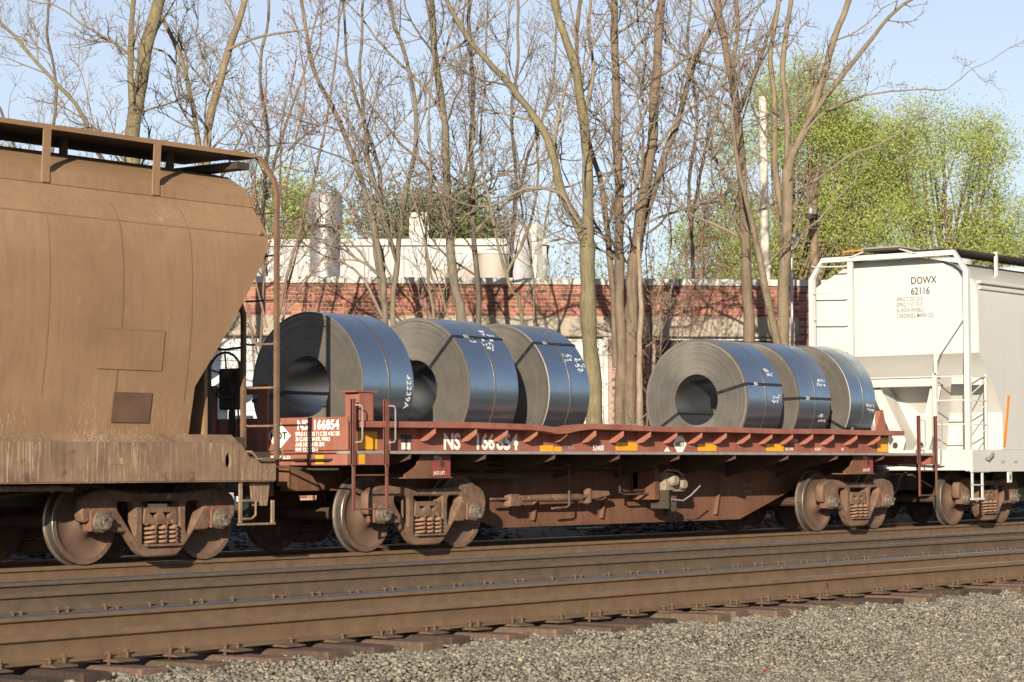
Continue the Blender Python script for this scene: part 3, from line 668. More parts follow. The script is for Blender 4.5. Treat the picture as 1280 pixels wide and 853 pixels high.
# ------------------------------------------------------------ flatcar
flat = thing('flatcar', 'rust red railway flatcar carrying six steel coils', 'railway car', (0,0,0))
X0, X1 = -6.97, 5.95
for s in (-1, 1):
    def by(a, b): return (min(s*a, s*b), max(s*a, s*b))
    a, b = by(1.235,1.25)
    ss = part('side_sill', MB().box(X0, X1, a, b, 1.20, 1.505), 'red_paint', flat)
    # top rail, slightly dented
    mb = MB(); secs = []
    stations = [X0,-6,-5,-4.2,-3.75,-3.45,-3.2,-3.0,-2.75,-2.4,-1.8,-.6,.8,2.2,3.6,4.8,X1+.07]
    for x in stations:
        dz = -.055*math.exp(-((x+3.12)/.33)**2) + .014*math.exp(-((x+2.2)/.5)**2) + .006*math.sin(x*2.1) if s < 0 else 0
        dy = .012*math.sin(x*1.3)
        a, b = by(1.225,1.50+dy*.5); z0, z1 = 1.492+dz, 1.568+dz
        secs += [(x,a,z0),(x,b,z0),(x,b,z1),(x,a,z1)]
    fs = [(0,1,2,3)] + [(i*4+q, i*4+(q+1)%4, i*4+4+(q+1)%4, i*4+4+q) for i in range(len(stations)-1) for q in range(4)] + [tuple(len(secs)-4+q for q in (3,2,1,0))]
    mb.add(secs, fs); part('top_rail', mb, 'red_paint', flat, False, .006)
    a, b = by(1.22,1.475); part('bottom_flange', MB().box(-7.16, 7.12, a, b, 1.178, 1.214), 'grey_strip', flat, False, .004)
    g = MB().prism([(s*1.2525,1.490),(s*1.485,1.490),(s*1.485,1.425),(s*1.36,1.345),(s*1.2525,1.330)], 'YZ', -.007, .007).mesh('gusset', 'red_paint', False, .002)
    for gx in (-5.66,-4.86,-4.24,-3.62,-2.98,-2.34,-1.71,-1.07,-.43,.20,.83,1.46,2.06,2.64,3.22,3.84,4.55,5.27):
        obj('gusset', g, flat, (gx, 0, 0))
    # outriggers under the sill
    og = MB().prism([(s*1.46,1.177),(s*1.46,1.12),(s*.9,.98),(s*.365,.86),(s*.365,1.177)], 'YZ', -.008, .008).box(-.06,.06,min(s*1.44,s*.5),max(s*1.44,s*.5),1.163,1.177).mesh('crossbearer', 'under_shade', False)
    for k in range(9): obj('crossbearer', og, flat, (-6.3+1.44*k+.2, 0, 0))
    # corner post of channel section, with cap
    a, b = by(1.22,1.44)
    part('corner_post', MB().box(-7.0,-6.985,a,b,1.57,1.90).box(-6.985,-6.75,a,a+.012,1.57,1.90).box(-6.985,-6.75,b-.012,b,1.57,1.90).box(-7.08,-6.70,a-.02,b+.02,1.90,1.918).box(-6.76,-6.745,a,b,1.57,1.90), 'red_paint', flat)
    part('end_fin', MB().prism([(5.42,1.569),(5.78,1.569),(5.66,1.90),(5.60,1.90)], 'XZ', s*1.30, s*1.30+s*.02).box(5.58,5.68,min(s*1.30,s*1.22),max(s*1.30,s*1.22),1.569,1.88), 'red_paint', flat)
    # deck trough plates the coils lie on
    part('trough_plate', MB().prism([(s*.30,1.091),(s*.95,1.551),(s*.95,1.52),(s*.30,1.06)], 'YZ', X0, X1), 'rust_frame', flat)
    part('deck', MB().box(X0, X1, min(s*.95,s*1.235), max(s*.95,s*1.235), 1.44, 1.47), 'red_paint', flat)
    # corner ladders
    for (xa, xb) in ((-7.16,-6.57),(6.53,7.10)):
        for x in (xa, xb):
            a, b = by(1.478,1.50); c1, c2 = by(1.46,1.505)
            st = part('ladder_stile', MB().box(x-.035,x+.035,a,b,1.03,1.82).box(x-.035,x-.02,c1,c2,1.05,1.815).box(x-.022,x+.022,a,b,.52,1.05), 'ladder_red', flat, False, .003)
            oy = s*1.56
            part('grab_iron', MB().tube([(x+.02,s*1.49,1.75),(x+.06,oy,1.74),(x+.075,oy,1.70),(x+.075,oy,1.36),(x+.06,oy,1.32),(x+.02,s*1.49,1.31)], .010, 6), 'galvanised', st, True)
        for z in (.93,.535):
            part('rung', MB().tube([(xa,s*1.485,z),(xb,s*1.485,z)], .011, 6), 'ladder_red', flat)
    for (xa, xb, xs) in ((-6.05,-5.19,-5.55),(4.42,5.30,4.95)):
        a, b = by(1.30,1.33)
        jp = part('jacking_pad', MB().prism([(xa+.32,1.177),(xb,1.177),(xb,.90),(xa,.90),(xa,.93),(xa+.2,1.02)], 'XZ', a, b).box(xa,xb,min(s*1.1,s*1.36),max(s*1.1,s*1.36),.885,.90), 'rust_frame', flat)
        if s < 0:
            part('stencil_panel', MB().box(xs+.02, xb-.005, -1.3345,-1.331,.91,1.172), 'red_patch', jp)
            part('jack_hole', MB().lathe([(0,-1.336),(.045,-1.336),(.045,-1.3325)], 16, 'Y', (xs+.2,0,1.06)), 'dark_steel', jp)
            lettering('PULL', .065, (xs+.04,-1.337,1.115), '-Y', 'white_lettering', jp, .001)
            lettering('JACK LIFT', .06, (xs+.03,-1.337,.93), '-Y', 'white_lettering', jp, .001, 1, .82)
# centre sill (fish belly) with flanges
cs = [(-7.1,1.15),(-7.1,.76),(-5.0,.76),(-3.1,.235),(2.85,.235),(4.75,.76),(7.1,.76),(7.1,1.15)]
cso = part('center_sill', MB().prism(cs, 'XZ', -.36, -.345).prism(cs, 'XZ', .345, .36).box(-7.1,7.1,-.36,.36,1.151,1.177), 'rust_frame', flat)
for (xa, za, xb, zb) in ((-3.11,.225,2.86,.225),(2.86,.225,4.76,.75),(4.76,.75,7.1,.75),(-5.01,.75,-3.11,.225),(-7.1,.75,-5.01,.75)):
    part('sill_flange', MB().add([(xa,-.42,za-.01),(xb,-.42,zb-.01),(xb,.42,zb-.01),(xa,.42,za-.01),(xa,-.42,za+.01),(xb,-.42,zb+.01),(xb,.42,zb+.01),(xa,.42,za+.01)], [(3,2,1,0),(4,5,6,7),(0,1,5,4),(1,2,6,5),(2,3,7,6),(3,0,4,7)]) or None, 'rust_frame', cso) if False else None
def slab(xa, za, xb, zb, y0, y1, t):
    mb = MB(); mb.add([(xa,y0,za-t),(xb,y0,zb-t),(xb,y1,zb-t),(xa,y1,za-t),(xa,y0,za),(xb,y0,zb),(xb,y1,zb),(xa,y1,za)], [(3,2,1,0),(4,5,6,7),(0,1,5,4),(1,2,6,5),(2,3,7,6),(3,0,4,7)]); return mb
for q in ((-7.1,.759,-5.01,.759),(-5.005,.758,-3.105,.234),(-3.1,.234,2.85,.234),(2.855,.234,4.75,.758),(4.755,.759,7.1,.759)):
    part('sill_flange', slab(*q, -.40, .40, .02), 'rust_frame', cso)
for x in (-2.3,-.72,.9,2.2):
    part('stiffener', MB().prism([(x-.012,.30),(x+.012,.30),(x+.10,.62),(x+.075,.62)], 'XZ', -.42, -.361), 'rust_frame', cso)
# left end: stencilled end sheet, end sill, hand brake
es = part('end_sheet', MB().box(-7.16,-7.14,-1.40,1.40,1.225,1.612), 'red_paint', flat)
part('end_sill', MB().box(-7.20,-7.08,-1.42,1.42,1.045,1.176), 'red_paint', flat, False, .008)
part('end_deck', MB().box(-7.14,-6.97,-1.4,1.4,1.19,1.215), 'red_paint', flat)
part('right_platform', MB().box(5.96,7.1,-1.21,1.21,1.178,1.21), 'rust_frame', flat)
part('right_end_sheet', MB().box(5.955,5.975,-1.21,1.21,1.215,1.46), 'red_paint', flat)
part('right_end_sill', MB().box(7.02,7.12,-1.42,1.42,1.03,1.176), 'red_paint', flat, False, .008)
part('grab_iron', MB().tube([(-7.2,-.62,1.115),(-7.27,-.64,1.115),(-7.27,-1.18,1.115),(-7.2,-1.2,1.115)], .012, 6), 'dark_steel', flat, True)
part('reflector', MB().box(-7.2045,-7.2005,-1.06,-.93,1.06,1.165), 'yellow_reflector', flat)
part('reflector', MB().box(-7.05,-6.95,-1.479,-1.476,1.06,1.172), 'yellow_reflector', flat)
part('end_corner', MB().box(-7.08,-6.60,-1.475,-1.38,1.05,1.176), 'red_paint', flat)
part('striker', MB().box(-7.34,-7.21,-.28,.28,.68,1.10).prism([(-7.2,.74),(-6.6,.74),(-6.9,1.04),(-7.2,1.04)], 'XZ', -.5,-.36), 'rust_frame', flat, False, .01)
part('end_bracket', MB().box(-7.22,-7.202,-.52,-.32,.80,1.05).box(-7.215,-7.2,-.30,-.1,.9,1.04), 'rust_frame', flat)
bw = MB(); pts = [(-7.36, .40+.28*math.cos(a*math.pi/12), 2.13+.28*math.sin(a*math.pi/12)) for a in range(25)]
bw.tube(pts, .016, 6, 0, False)
for k in range(5):
    a = 2*math.pi*k/5+.3; bw.tube([(-7.33,.40,2.13),(-7.36,.40+.27*math.cos(a),2.13+.27*math.sin(a))], .011, 5)
bw.lathe([(0,-7.38),(.05,-7.38),(.06,-7.3),(0,-7.28)], 12, 'X', (0,.40,2.13))
bk = part('brake_wheel', bw, 'dark_steel', flat, True)
part('brake_housing', MB().box(-7.30,-7.17,.22,.58,1.72,2.22).box(-7.28,-7.2,.36,.44,1.1,1.72), 'dark_steel', flat, False, .02)
part('brake_stand', MB().box(-7.19,-7.161,-.14,.02,1.225,2.02).box(-7.19,-7.161,.72,.86,1.225,2.02).box(-7.188,-7.162,.02,.72,1.9,2.0), 'red_paint', flat)
part('brake_chain', MB().tube([(-7.24,.3,1.75),(-7.25,.25,1.3),(-7.24,.22,1.0)], .012, 5), 'dark_steel', flat)
# stencils on the end
lettering('NS  166854', .155, (-7.1645,-.60,1.47), '-X', 'white_lettering', es, .006, 1, 1, .665)
for k, (tx, w) in enumerate((('SPRG 8 I C D5 7 I C D5 4 BC D5', .70), ('38 CLASS C W-STL WHLS', .55), ('AAR NO 24 BR BM', .46), ('RMI 13-2 KD-1', .35))):
    lettering(tx, .066, (-7.1645,-.575,1.395-.062*k), '-X', 'white_lettering', es, .0022, 1, 1, w)
lettering('COUPLER: E TYPE WELD', .05, (-7.2045,.42,1.125), '-X', 'white_lettering', flat, .0015, 1, 1, .95)
def diamond_x(x, yc, zc, hy, hz): 
    mb = MB(); mb.add([(x,yc-hy,zc),(x,yc,zc-hz),(x,yc+hy,zc),(x,yc,zc+hz)], [(0,1,2,3)]); return mb
def diamond_y(y, xc, zc, hx, hz):
    mb = MB(); mb.add([(xc-hx,y,zc),(xc-hx*.4,y,zc-hz),(xc+hx*.4,y,zc-hz),(xc+hx,y,zc),(xc+hx*.4,y,zc+hz),(xc-hx*.4,y,zc+hz)], [(0,1,2,3,4,5)]); return mb
dm = part('placard', diamond_x(-7.1635,-.30,1.40,.20,.175), 'white_lettering', es)
lettering('HOT', .12, (-7.166,-.165,1.36), '-X', 'black_lettering', dm, .004, 1, 1, .27)
# stencils on the side
for (tx, x, w, sz) in (('NS', -5.235, .325, .27), ('166', -4.62, .365, .27), ('854', -4.175, .45, .27)):
    lettering(tx, sz, (x,-1.2535,1.245), '-Y', 'white_lettering', flat, .010, 1, 1, w)
lettering('LMT', .10, (-2.62,-1.2535,1.365), '-Y', 'dull_lettering', flat, .003); lettering('5600', .10, (-2.22,-1.2535,1.365), '-Y', 'dull_lettering', flat, .003)
lettering('LT WT', .10, (-2.80,-1.2535,1.235), '-Y', 'dull_lettering', flat, .003); lettering('52400', .10, (-2.10,-1.2535,1.235), '-Y', 'white_lettering', flat, .003)
dm = part('placard', diamond_y(-1.2528,-.02,1.33,.17,.115), 'white_lettering', flat)
lettering('HOT', .10, (-.125,-1.2555,1.295), '-Y', 'black_lettering', dm, .003, 1, 1, .21)
mbt = MB(); mbt.add([(-.42,-1.2528,1.225),(-.26,-1.2528,1.225),(-.34,-1.2528,1.29)], [(0,1,2)]); part('stencil_triangle', mbt, 'white_lettering', flat)
lettering('POOL', .05, (3.03,-1.2535,1.38), '-Y', 'white_lettering', flat, .001); lettering('RETURN', .06, (2.80,-1.2535,1.25), '-Y', 'white_lettering', flat, .001)
lettering('AGENT', .06, (3.65,-1.2535,1.25), '-Y', 'white_lettering', flat, .001); lettering('NS', .06, (4.45,-1.2535,1.25), '-Y', 'white_lettering', flat, .001)
part('stencil_box', MB().box(-6.02,-5.86,-1.2535,-1.2505,1.235,1.315), 'white_lettering', flat); part('stencil_box', MB().box(-6.04,-5.84,-1.2533,-1.2505,1.325,1.41), 'black_lettering', flat)
lettering('LT', .07, (2.6,-.364,.62), '-Y', 'dull_lettering', cso, .001); lettering('SP 8-95', .07, (3.05,-.364,.60), '-Y', 'dull_lettering', cso, .001)
lettering('NEW 4-84', .07, (3.0,-.364,.70), '-Y', 'dull_lettering', cso, .001)
for (x0, x1, z0, z1) in ((-6.80,-6.47,1.236,1.445),(-3.26,-2.98,1.218,1.30),(-2.96,-2.80,1.218,1.28),(-1.57,-1.06,1.235,1.345),(.44,.915,1.235,1.335),(2.27,2.745,1.235,1.34),(5.60,5.93,1.235,1.455)):
    part('reflector', MB().box(x0,x1,-1.254,-1.2505,z0,z1), 'yellow_reflector', flat)
# brake rigging under the floor
part('brake_cylinder', MB().tube([(-2.85,-.62,.60),(-2.2,-.62,.60),(-1.95,-.62,.60),(-1.55,-.62,.60),(-1.45,-.62,.60)], [.042,.052,.052,.052,.03], 12).tube([(-3.5,-.62,.60),(-2.85,-.62,.60)], .018, 8), 'truck_rust', flat, True)
part('clevis', MB().prism([(-3.16,.50),(-2.92,.50),(-2.90,.56),(-2.96,.66),(-3.14,.66)], 'XZ', -.68,-.56), 'truck_rust', flat, False, .008)
part('slack_adjuster_lever', MB().prism([(-1.5,.60),(-1.25,.57),(-.86,.62),(-.9,.68),(-1.3,.69)], 'XZ', -.66,-.60).box(-1.4,-1.34,-.68,-.58,.52,.72), 'truck_rust', flat, False, .008)
part('hanger_rod', MB().tube([(-1.86,-.68,1.02),(-1.86,-.68,.50),(-1.92,-.68,.47),(-2.25,-.68,.46)], .016, 6).box(-1.9,-1.82,-.70,-.62,.98,1.06), 'truck_rust', flat, True)
part('hanger_rod', MB().tube([(-3.7,-.62,1.1),(-3.7,-.62,.55)], .018, 6), 'rust_frame', flat)
part('air_reservoir', MB().tube([(-4.3,-.75,.90),(-4.25,-.75,.90),(-2.75,-.75,.90),(-2.7,-.75,.90)], [.03,.045,.045,.03], 12), 'under_shade', flat, True)
part('brake_pipe', MB().tube([(-6.4,-.62,1.08),(-.62,-.62,1.08),(-.58,-.62,1.04),(-.58,-.62,.72),(-.5,-.62,.68),(.2,-.62,.68)], .02, 8), 'under_shade', flat, True)
part('brake_pipe', MB().tube([(-5.2,-.70,1.0),(-.75,-.70,1.0),(-.70,-.70,.95),(-.70,-.70,.66),(-.6,-.70,.63),(.2,-.68,.63)], .016, 8), 'under_shade', flat, True)
part('trainline', MB().tube([(-7.2,-.45,.95),(-6.0,-.5,.98),(6.0,-.5,.98),(7.2,-.45,.95)], .022, 8), 'under_shade', flat, True)
vb = part('valve_bracket', MB().box(.02,.12,-.80,-.40,.55,1.0).box(.02,.9,-.5,-.42,.70,.95), 'rust_frame', flat)
cv = part('control_valve', MB().box(.2,.42,-.86,-.58,.68,.92).box(.42,.74,-.84,-.6,.66,.86).lathe([(0,-.96),(.07,-.96),(.09,-.9),(.09,-.84)], 12, 'Y', (.33,0,.82)).lathe([(0,-.93),(.06,-.93),(.08,-.84)], 12, 'Y', (.6,0,.76)).tube([(.24,-.8,.93),(.24,-.86,.97),(.5,-.86,.95),(.7,-.82,.88)], .02, 6), 'valve_cast', flat, False, .015)
part('release_rod', MB().tube([(.28,-.90,.55),(.5,-.95,.53),(.62,-1.0,.60),(.80,-1.05,.74)], .011, 6), 'galvanised', flat, True)
part('rod_bracket', MB().box(.2,.24,-.9,-.6,.42,.68).box(.38,.42,-.9,-.7,.38,.6), 'dark_steel', flat)
truck(flat, -5.28); truck(flat, 5.34)
coupler(flat, -7.3, -1); coupler(flat, 7.12, 1)

# ------------------------------------------------------------ steel coils
coil_specs = [
 (-6.35,.95,.92,.375,[190],'large steel coil at the hopper end with a wide shaded eye',[('num',.84,.16)]),
 (-4.30,1.00,.93,.38,[46],'second steel coil with a strap rising from its eye and chalk marks on top',[('scr',.36,.80),('scr',.75,.95),('scr',.60,.76)]),
 (-2.62,.90,.93,.375,[44],'third steel coil beside the gap in the load with chalk scrawl down its side',[('scr',.62,.55),('scr',.85,.48)]),
 (2.30,.97,.925,.385,[14,212],'front steel coil of the right group showing its full round face',[('scr',.70,.50),('scr',.80,.05)]),
 (3.76,.93,.93,.38,[2],'middle steel coil of the right group, strapped level across its side',[('scr',.72,.35),('scr',.78,-.25)]),
 (5.32,.80,.93,.38,[-27],'last steel coil at the white hopper end with a sloping strap',[('scr',.75,-.05)])]
for ci, (cx, w, R, rb_, straps, label, marks) in enumerate(coil_specs):
    zc = 2.014 + (R-.92); r = random.Random(40+ci)
    c = thing('steel_coil', label, 'steel coil', (cx, 0, zc), 'steel coils loaded on the flatcar')
    # face with uneven wraps, outside and bore as one lathe
    prof = []; mis = []
    N = 46; jig = [0.0]
    for k in range(N): jig.append(max(-.006, min(.006, jig[-1]*.7 + r.uniform(-.0013,.0013)*(5 if k > N-5 else 1))))
    for k in range(N+1): prof.append((rb_+(R-rb_)*k/N, (jig[k] if 0 < k < N else 0))); mis.append(1)
    prof.append((R+.0006,.004)); mis[-1] = 1; mis.append(0)
    prof.append((R,w-.004)); mis.append(1)
    for k in range(N+1): prof.append((R-(R-rb_)*k/N, w-(jig[N-k] if 0 < k < N else 0))); mis.append(1)
    mis[-1] = 2
    prof.append((rb_, 0)); 
    mb = MB().lathe(prof, 96, 'X', (0,0,0), mis[:len(prof)-1])
    me = mb.mesh('coil_body', ['coil_side','coil_face','coil_bore'], True, 0, 30)
    cb = obj('coil_body', me, c, (cx,0,zc))
    # outer lap edge of the last wrap
    al = rad(r.uniform(-30,-10)); mb = MB()
    # circumferential bands
    fr = .52
    def band(x0, x1, rr, t, mat, nm='band'):
        mb = MB().lathe([(rr, x0),(rr+t, x0),(rr+t, x1),(rr, x1)], 96, 'X'); return obj(nm, mb.mesh(nm, mat, True, 0, 30), c, (cx,0,zc))
    band(w*fr-.016, w*fr+.016, R-.001, .003, 'strap_rust' if ci in (0,3,4) else 'strap_blue')
    for ang in straps:
        a = rad(ang); ca, sa = -math.cos(a), math.sin(a)          # ang 0 points to -Y, 90 up
        tv = Vector((0, -sa, ca)); rv = Vector((0, ca, sa)); hw = .021
        def q(x, rr, t): p = rv*rr + tv*t; return (x, p.y, p.z)
        mb = MB(); path = [(.05+.0, rb_-.006),(-.018, rb_-.006),(-.018, R+.006),(.3*w, R+.006),(.7*w, R+.006),(w+.018, R+.006),(w+.018, rb_-.006),(.05, rb_-.006)]
        vs = []; 
        for i, (x, rr) in enumerate(path): vs += [q(x,rr,-hw), q(x,rr,hw)]
        mb.add(vs, [(2*i, 2*i+1, 2*i+3, 2*i+2) for i in range(len(path)-1)])
        s = obj('strap', mb.mesh('strap', 'strap_black'), c, (cx,0,zc))
        mb = MB(); mb.add([q(x,rr,t) for rr in (R+.006,R+.014) for (x,t) in ((.22*w,-.026),(.30*w,-.026),(.30*w,.026),(.22*w,.026))], [(4,5,6,7),(0,1,5,4),(1,2,6,5),(2,3,7,6),(3,0,4,7)])
        obj('seal', mb.mesh('seal', 'seal_bright'), s, (cx,0,zc))
    def wrap(me_, x_, a_):
        pass
    for (kind, fx, a0) in marks:                                   # chalk marks lying on the curved wrap; a0 radians above -Y
        if kind == 'num':
            me_ = text_mesh('42239A', .135, -.001); me_.name = 'chalk_mark'
            for v in me_.vertices:
                u_, t_ = v.co.x, v.co.y                            # read downwards
                ang_ = a0 - u_/R; x_ = fx*w + t_*.9 + .02*math.sin(u_*9)
                v.co = (x_, -(R+.0035)*math.cos(ang_), (R+.0035)*math.sin(ang_))
            me_.materials.clear(); me_.materials.append(MAT['chalk']); obj('chalk_mark', me_, c, (cx,0,zc))
        else:
            mb = MB()
            def P(u_, t_): 
                ang_ = a0 + t_/R; x_ = fx*w + u_; return Vector((x_, -(R+.0035)*math.cos(ang_), (R+.0035)*math.sin(ang_)))
            for line in range(r.choice((2,2,3))):
                u_ = r.uniform(-.12,-.04); ty = -.075*line
                for g in range(r.randint(3,6)):
                    pts = [(u_+r.uniform(-.012,.045), ty+r.uniform(-.03,.035)) for _ in range(r.randint(3,5))]
                    for (a1,b1),(a2,b2) in zip(pts, pts[1:]):
                        d = Vector((a2-a1,b2-b1)); 
                        if d.length < .006: continue
                        nn = Vector((-d.y,d.x)).normalized()*.0042
                        mb.add([P(a1-nn.x,b1-nn.y),P(a1+nn.x,b1+nn.y),P(a2+nn.x,b2+nn.y),P(a2-nn.x,b2-nn.y)], [(0,1,2,3)])
                    u_ += .042
                    if fx*w+u_ > w-.05: break
            obj('chalk_mark', mb.mesh('chalk_mark', 'chalk'), c, (cx,0,zc))

# ------------------------------------------------------------ hopper bodies
def hopper_body(sec, xend, xfar, lap=None):
    """sec: half section (y>0 outward, z) from roof centre down; xend(z): near end of the shell; sides mirrored"""
    full = [(-y, z) for y, z in reversed(sec)] + [(y, z) for y, z in sec[1:]]
    n = len(full); us = [0,.02,.05,.1,.16,.24,.34,.5,.75,1.0]; mb = MB()
    for u in us:
        for (y, z) in full:
            xe = xend(z); mb.v.append((xe+(xfar-xe)*u, y, z))
    for i in range(len(us)-1):
        for k in range(n-1): mb.f.append((i*n+k, i*n+k+1, (i+1)*n+k+1, (i+1)*n+k)); mb.mi.append(0)
    # end closing: strips between the two sides
    m = n//2
    for base in (0, (len(us)-1)*n):
        for k in range(m):
            a, b, c, d = base+k, base+k+1, base+n-2-k, base+n-1-k
            if b == c: mb.f.append((a, b, d))
            else: mb.f.append((a, b, c, d))
            mb.mi.append(0)
    return mb
# brown covered hopper
bh = thing('covered_hopper', 'dusty brown covered hopper car with curved sides, cut off at left', 'railway car', (-16,0,0))
secb = [(0,4.42),(.5,4.40),(.92,4.31),(1.15,4.18),(1.275,4.07),(1.29,3.95),(1.40,3.82),(1.49,3.69),(1.535,3.61),(1.565,3.50),(1.59,3.32),(1.605,3.1),(1.605,2.8),(1.59,2.5),(1.555,2.2),(1.51,1.9),(1.47,1.65),(1.435,1.42),(1.42,1.36)]
def xe_b(z):
    if z > 3.5: return -8.66
    if z > 1.9: return -8.66 - (3.5-z)/1.6*1.09
    return -9.75 - (1.9-z)*.03
part('body', hopper_body(secb, xe_b, -23.2), 'hopper_brown', bh, True, 0, 28)
for s in (-1, 1):
    a, b = min(s*1.272,s*1.312), max(s*1.272,s*1.312)
    part('roof_bead', MB().box(-23.2,-8.63,a,b,3.935,4.065), 'hopper_brown', bh, False, .006)
    hole = [(-9.27+.045*math.cos(t*math.pi/8), 1.10+.085*math.sin(t*math.pi/8)) for t in range(16)]
    me = curve_mesh('side_sill', [[(-23.4,.885),(-8.52,.885),(-8.52,1.10),(-8.93,1.13),(-9.08,1.29),(-23.4,1.29)], hole], .012, .004, 'hopper_sill')
    o = obj('side_sill', me, bh, (0, s*1.525, 0))
    part('sill_top', MB().prism([(s*1.54,1.287),(s*1.42,1.385),(s*1.40,1.385),(s*1.515,1.287)], 'YZ', -23.4,-9.1), 'hopper_sill', bh)
    part('sill_lower_flange', MB().box(-23.4,-8.53,min(s*1.35,s*1.535),max(s*1.35,s*1.535),.87,.884), 'hopper_sill', bh)
    # running board and its struts
    part('running_board', MB().box(-23.4,-8.69,min(s*.24,s*1.335),max(s*.24,s*1.335),4.505,4.53), 'dark_steel', bh)
    part('board_edge', MB().box(-23.4,-8.68,min(s*1.33,s*1.352),max(s*1.33,s*1.352),4.495,4.545), 'hopper_brown', bh)
    for k in range(9):
        x = -10.16-1.545*k
        part('board_strut', MB().box(x-.05,x+.05,min(s*1.313,s*1.328),max(s*1.313,s*1.328),3.95,4.06).prism([(s*1.313,4.06),(s*1.328,4.06),(s*1.353,4.50),(s*1.338,4.50)], 'YZ', x-.05, x+.05), 'hopper_brown', bh)
        part('board_bracket', MB().box(x+.55,x+.63,min(s*.95,s*.90),max(s*.95,s*.90),4.24,4.506), 'dark_steel', bh)
    # corner ladder
    st = [(-8.52,s*1.25,4.52),(-8.52,s*1.33,4.47),(-8.52,s*1.52,4.22),(-8.52,s*1.55,4.1),(-8.52,s*1.55,1.1)]
    part('ladder_stile', MB().tube(st, .034, 4), 'ladder_rust', bh)
    part('ladder_stile', MB().tube([(-8.66,s*1.0,3.25),(-8.60,s*1.03,2.95),(-8.52,s*1.035,2.75),(-8.52,s*1.035,1.1)], .034, 4), 'ladder_rust', bh)
    for z in (1.50,1.93,2.42):
        part('rung', MB().tube([(-8.55,s*1.02,z),(-8.47,s*1.035,z),(-8.46,s*1.06,z-.01),(-8.46,s*1.52,z-.01),(-8.47,s*1.55,z),(-8.55,s*1.56,z)], .013, 6), 'hopper_sill', bh, True)
    for z in (2.9,3.4,3.88): part('rung', MB().tube([(-8.50,s*1.55,z),(-8.50,s*1.05,z)], .011, 6), 'dark_steel', bh)
    part('brace_rod', MB().tube([(-8.54,s*1.03,2.38),(-8.58,s*.8,2.36),(-8.75,s*.55,2.40)], .016, 6), 'dark_steel', bh)
    part('side_step', MB().box(-9.06,-9.02,s*1.5-.012,s*1.5+.012,.40,.88).box(-8.55,-8.51,s*1.5-.012,s*1.5+.012,.40,.66).box(-9.06,-8.51,s*1.5-.03,s*1.5+.03,.39,.412).tube([(-9.02,s*1.5,.66),(-8.80,s*1.5,.66),(-8.80,s*1.5,.50),(-8.86,s*1.5,.46),(-9.02,s*1.5,.46)], .014, 6), 'hopper_sill', bh)
    part('step_gusset', MB().prism([(-8.84,.86),(-8.52,.86),(-8.56,.60),(-8.80,.60)], 'XZ', s*1.44, s*1.45), 'hopper_sill', bh)
    part('grab_iron', MB().tube([(-8.98,s*1.54,1.20),(-8.97,s*1.60,1.20),(-8.88,s*1.61,1.12),(-8.50,s*1.61,1.12),(-8.45,s*1.59,1.2),(-8.47,s*1.54,1.24)], .013, 6), 'hopper_sill', bh, True)
part('access_plate', MB().box(-11.0,-10.82,-1.545,-1.537,1.06,1.13), 'hopper_sill', bh, False, .004)
for k in range(5):
    part('rivet', MB().lathe([(.018,-1.537),(.013,-1.546),(0,-1.548)], 8, 'Y', (-8.95+.095*k,0,.985-.01*(k % 2))), 'hopper_sill', bh, True)
def y_at(z):
    for (y0,z0),(y1,z1) in zip(secb, secb[1:]):
        if z1 <= z <= z0: return y0+(y1-y0)*(z0-z)/(z0-z1) if z0 > z1 else y0
def patch(x0, x1, z0, z1, t):
    mb = MB(); n = max(4, int((z1-z0)/.06)); vs = []
    for k in range(n+1):
        z = z0+(z1-z0)*k/n; y = -(y_at(z)+t); vs += [(x0,y,z),(x1,y,z)]
    mb.add(vs, [(2*k,2*k+1,2*k+3,2*k+2) for k in range(n)]); return mb
pmat('patch_dark', (.135,.075,.046), (.105,.06,.04), 5, rough=.7)
part('stencil_patch', patch(-10.92,-10.38,1.5,1.815,.016), 'patch_dark', bh)
part('weld_patch', patch(-11.2,-10.28,2.05,2.47,.012), 'hopper_brown', bh)
part('patch_edge', patch(-11.2,-10.28,2.462,2.474,.014), 'hopper_seam', bh)
part('board_end', MB().box(-8.90,-8.70,-1.30,1.30,4.36,4.44), 'dark_steel', bh)
for s in (-1, 1): part('board_end_strip', MB().box(-8.685,-8.53,min(s*.9,s*1.27),max(s*.9,s*1.27),4.51,4.525), 'dark_steel', bh)
part('weld_seam', patch(-23.1,-8.665,3.598,3.612,.004), 'hopper_seam', bh)
part('latch', MB().box(-8.80,-8.76,-1.56,-1.535,3.61,3.65), 'hopper_seam', bh)
for x in (-12.9,-11.9,-10.9,-9.9):                                  # faint body-panel weld seams
    part('weld_seam', patch(x, x+.012, 1.75, 3.80, .006), 'hopper_seam' if x > -11 else 'hopper_brown', bh)
for s in (-1, 1):
    part('end_post', MB().box(-8.75,-8.66,s*.62-.05,s*.62+.05,1.15,3.35), 'dark_steel', bh)
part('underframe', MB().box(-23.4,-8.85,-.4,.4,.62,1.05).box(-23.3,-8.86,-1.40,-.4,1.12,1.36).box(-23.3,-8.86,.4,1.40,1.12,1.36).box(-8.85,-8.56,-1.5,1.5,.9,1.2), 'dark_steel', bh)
part('end_sheet', MB().box(-9.4,-9.35,-1.3,1.3,1.36,2.3), 'hopper_brown', bh)
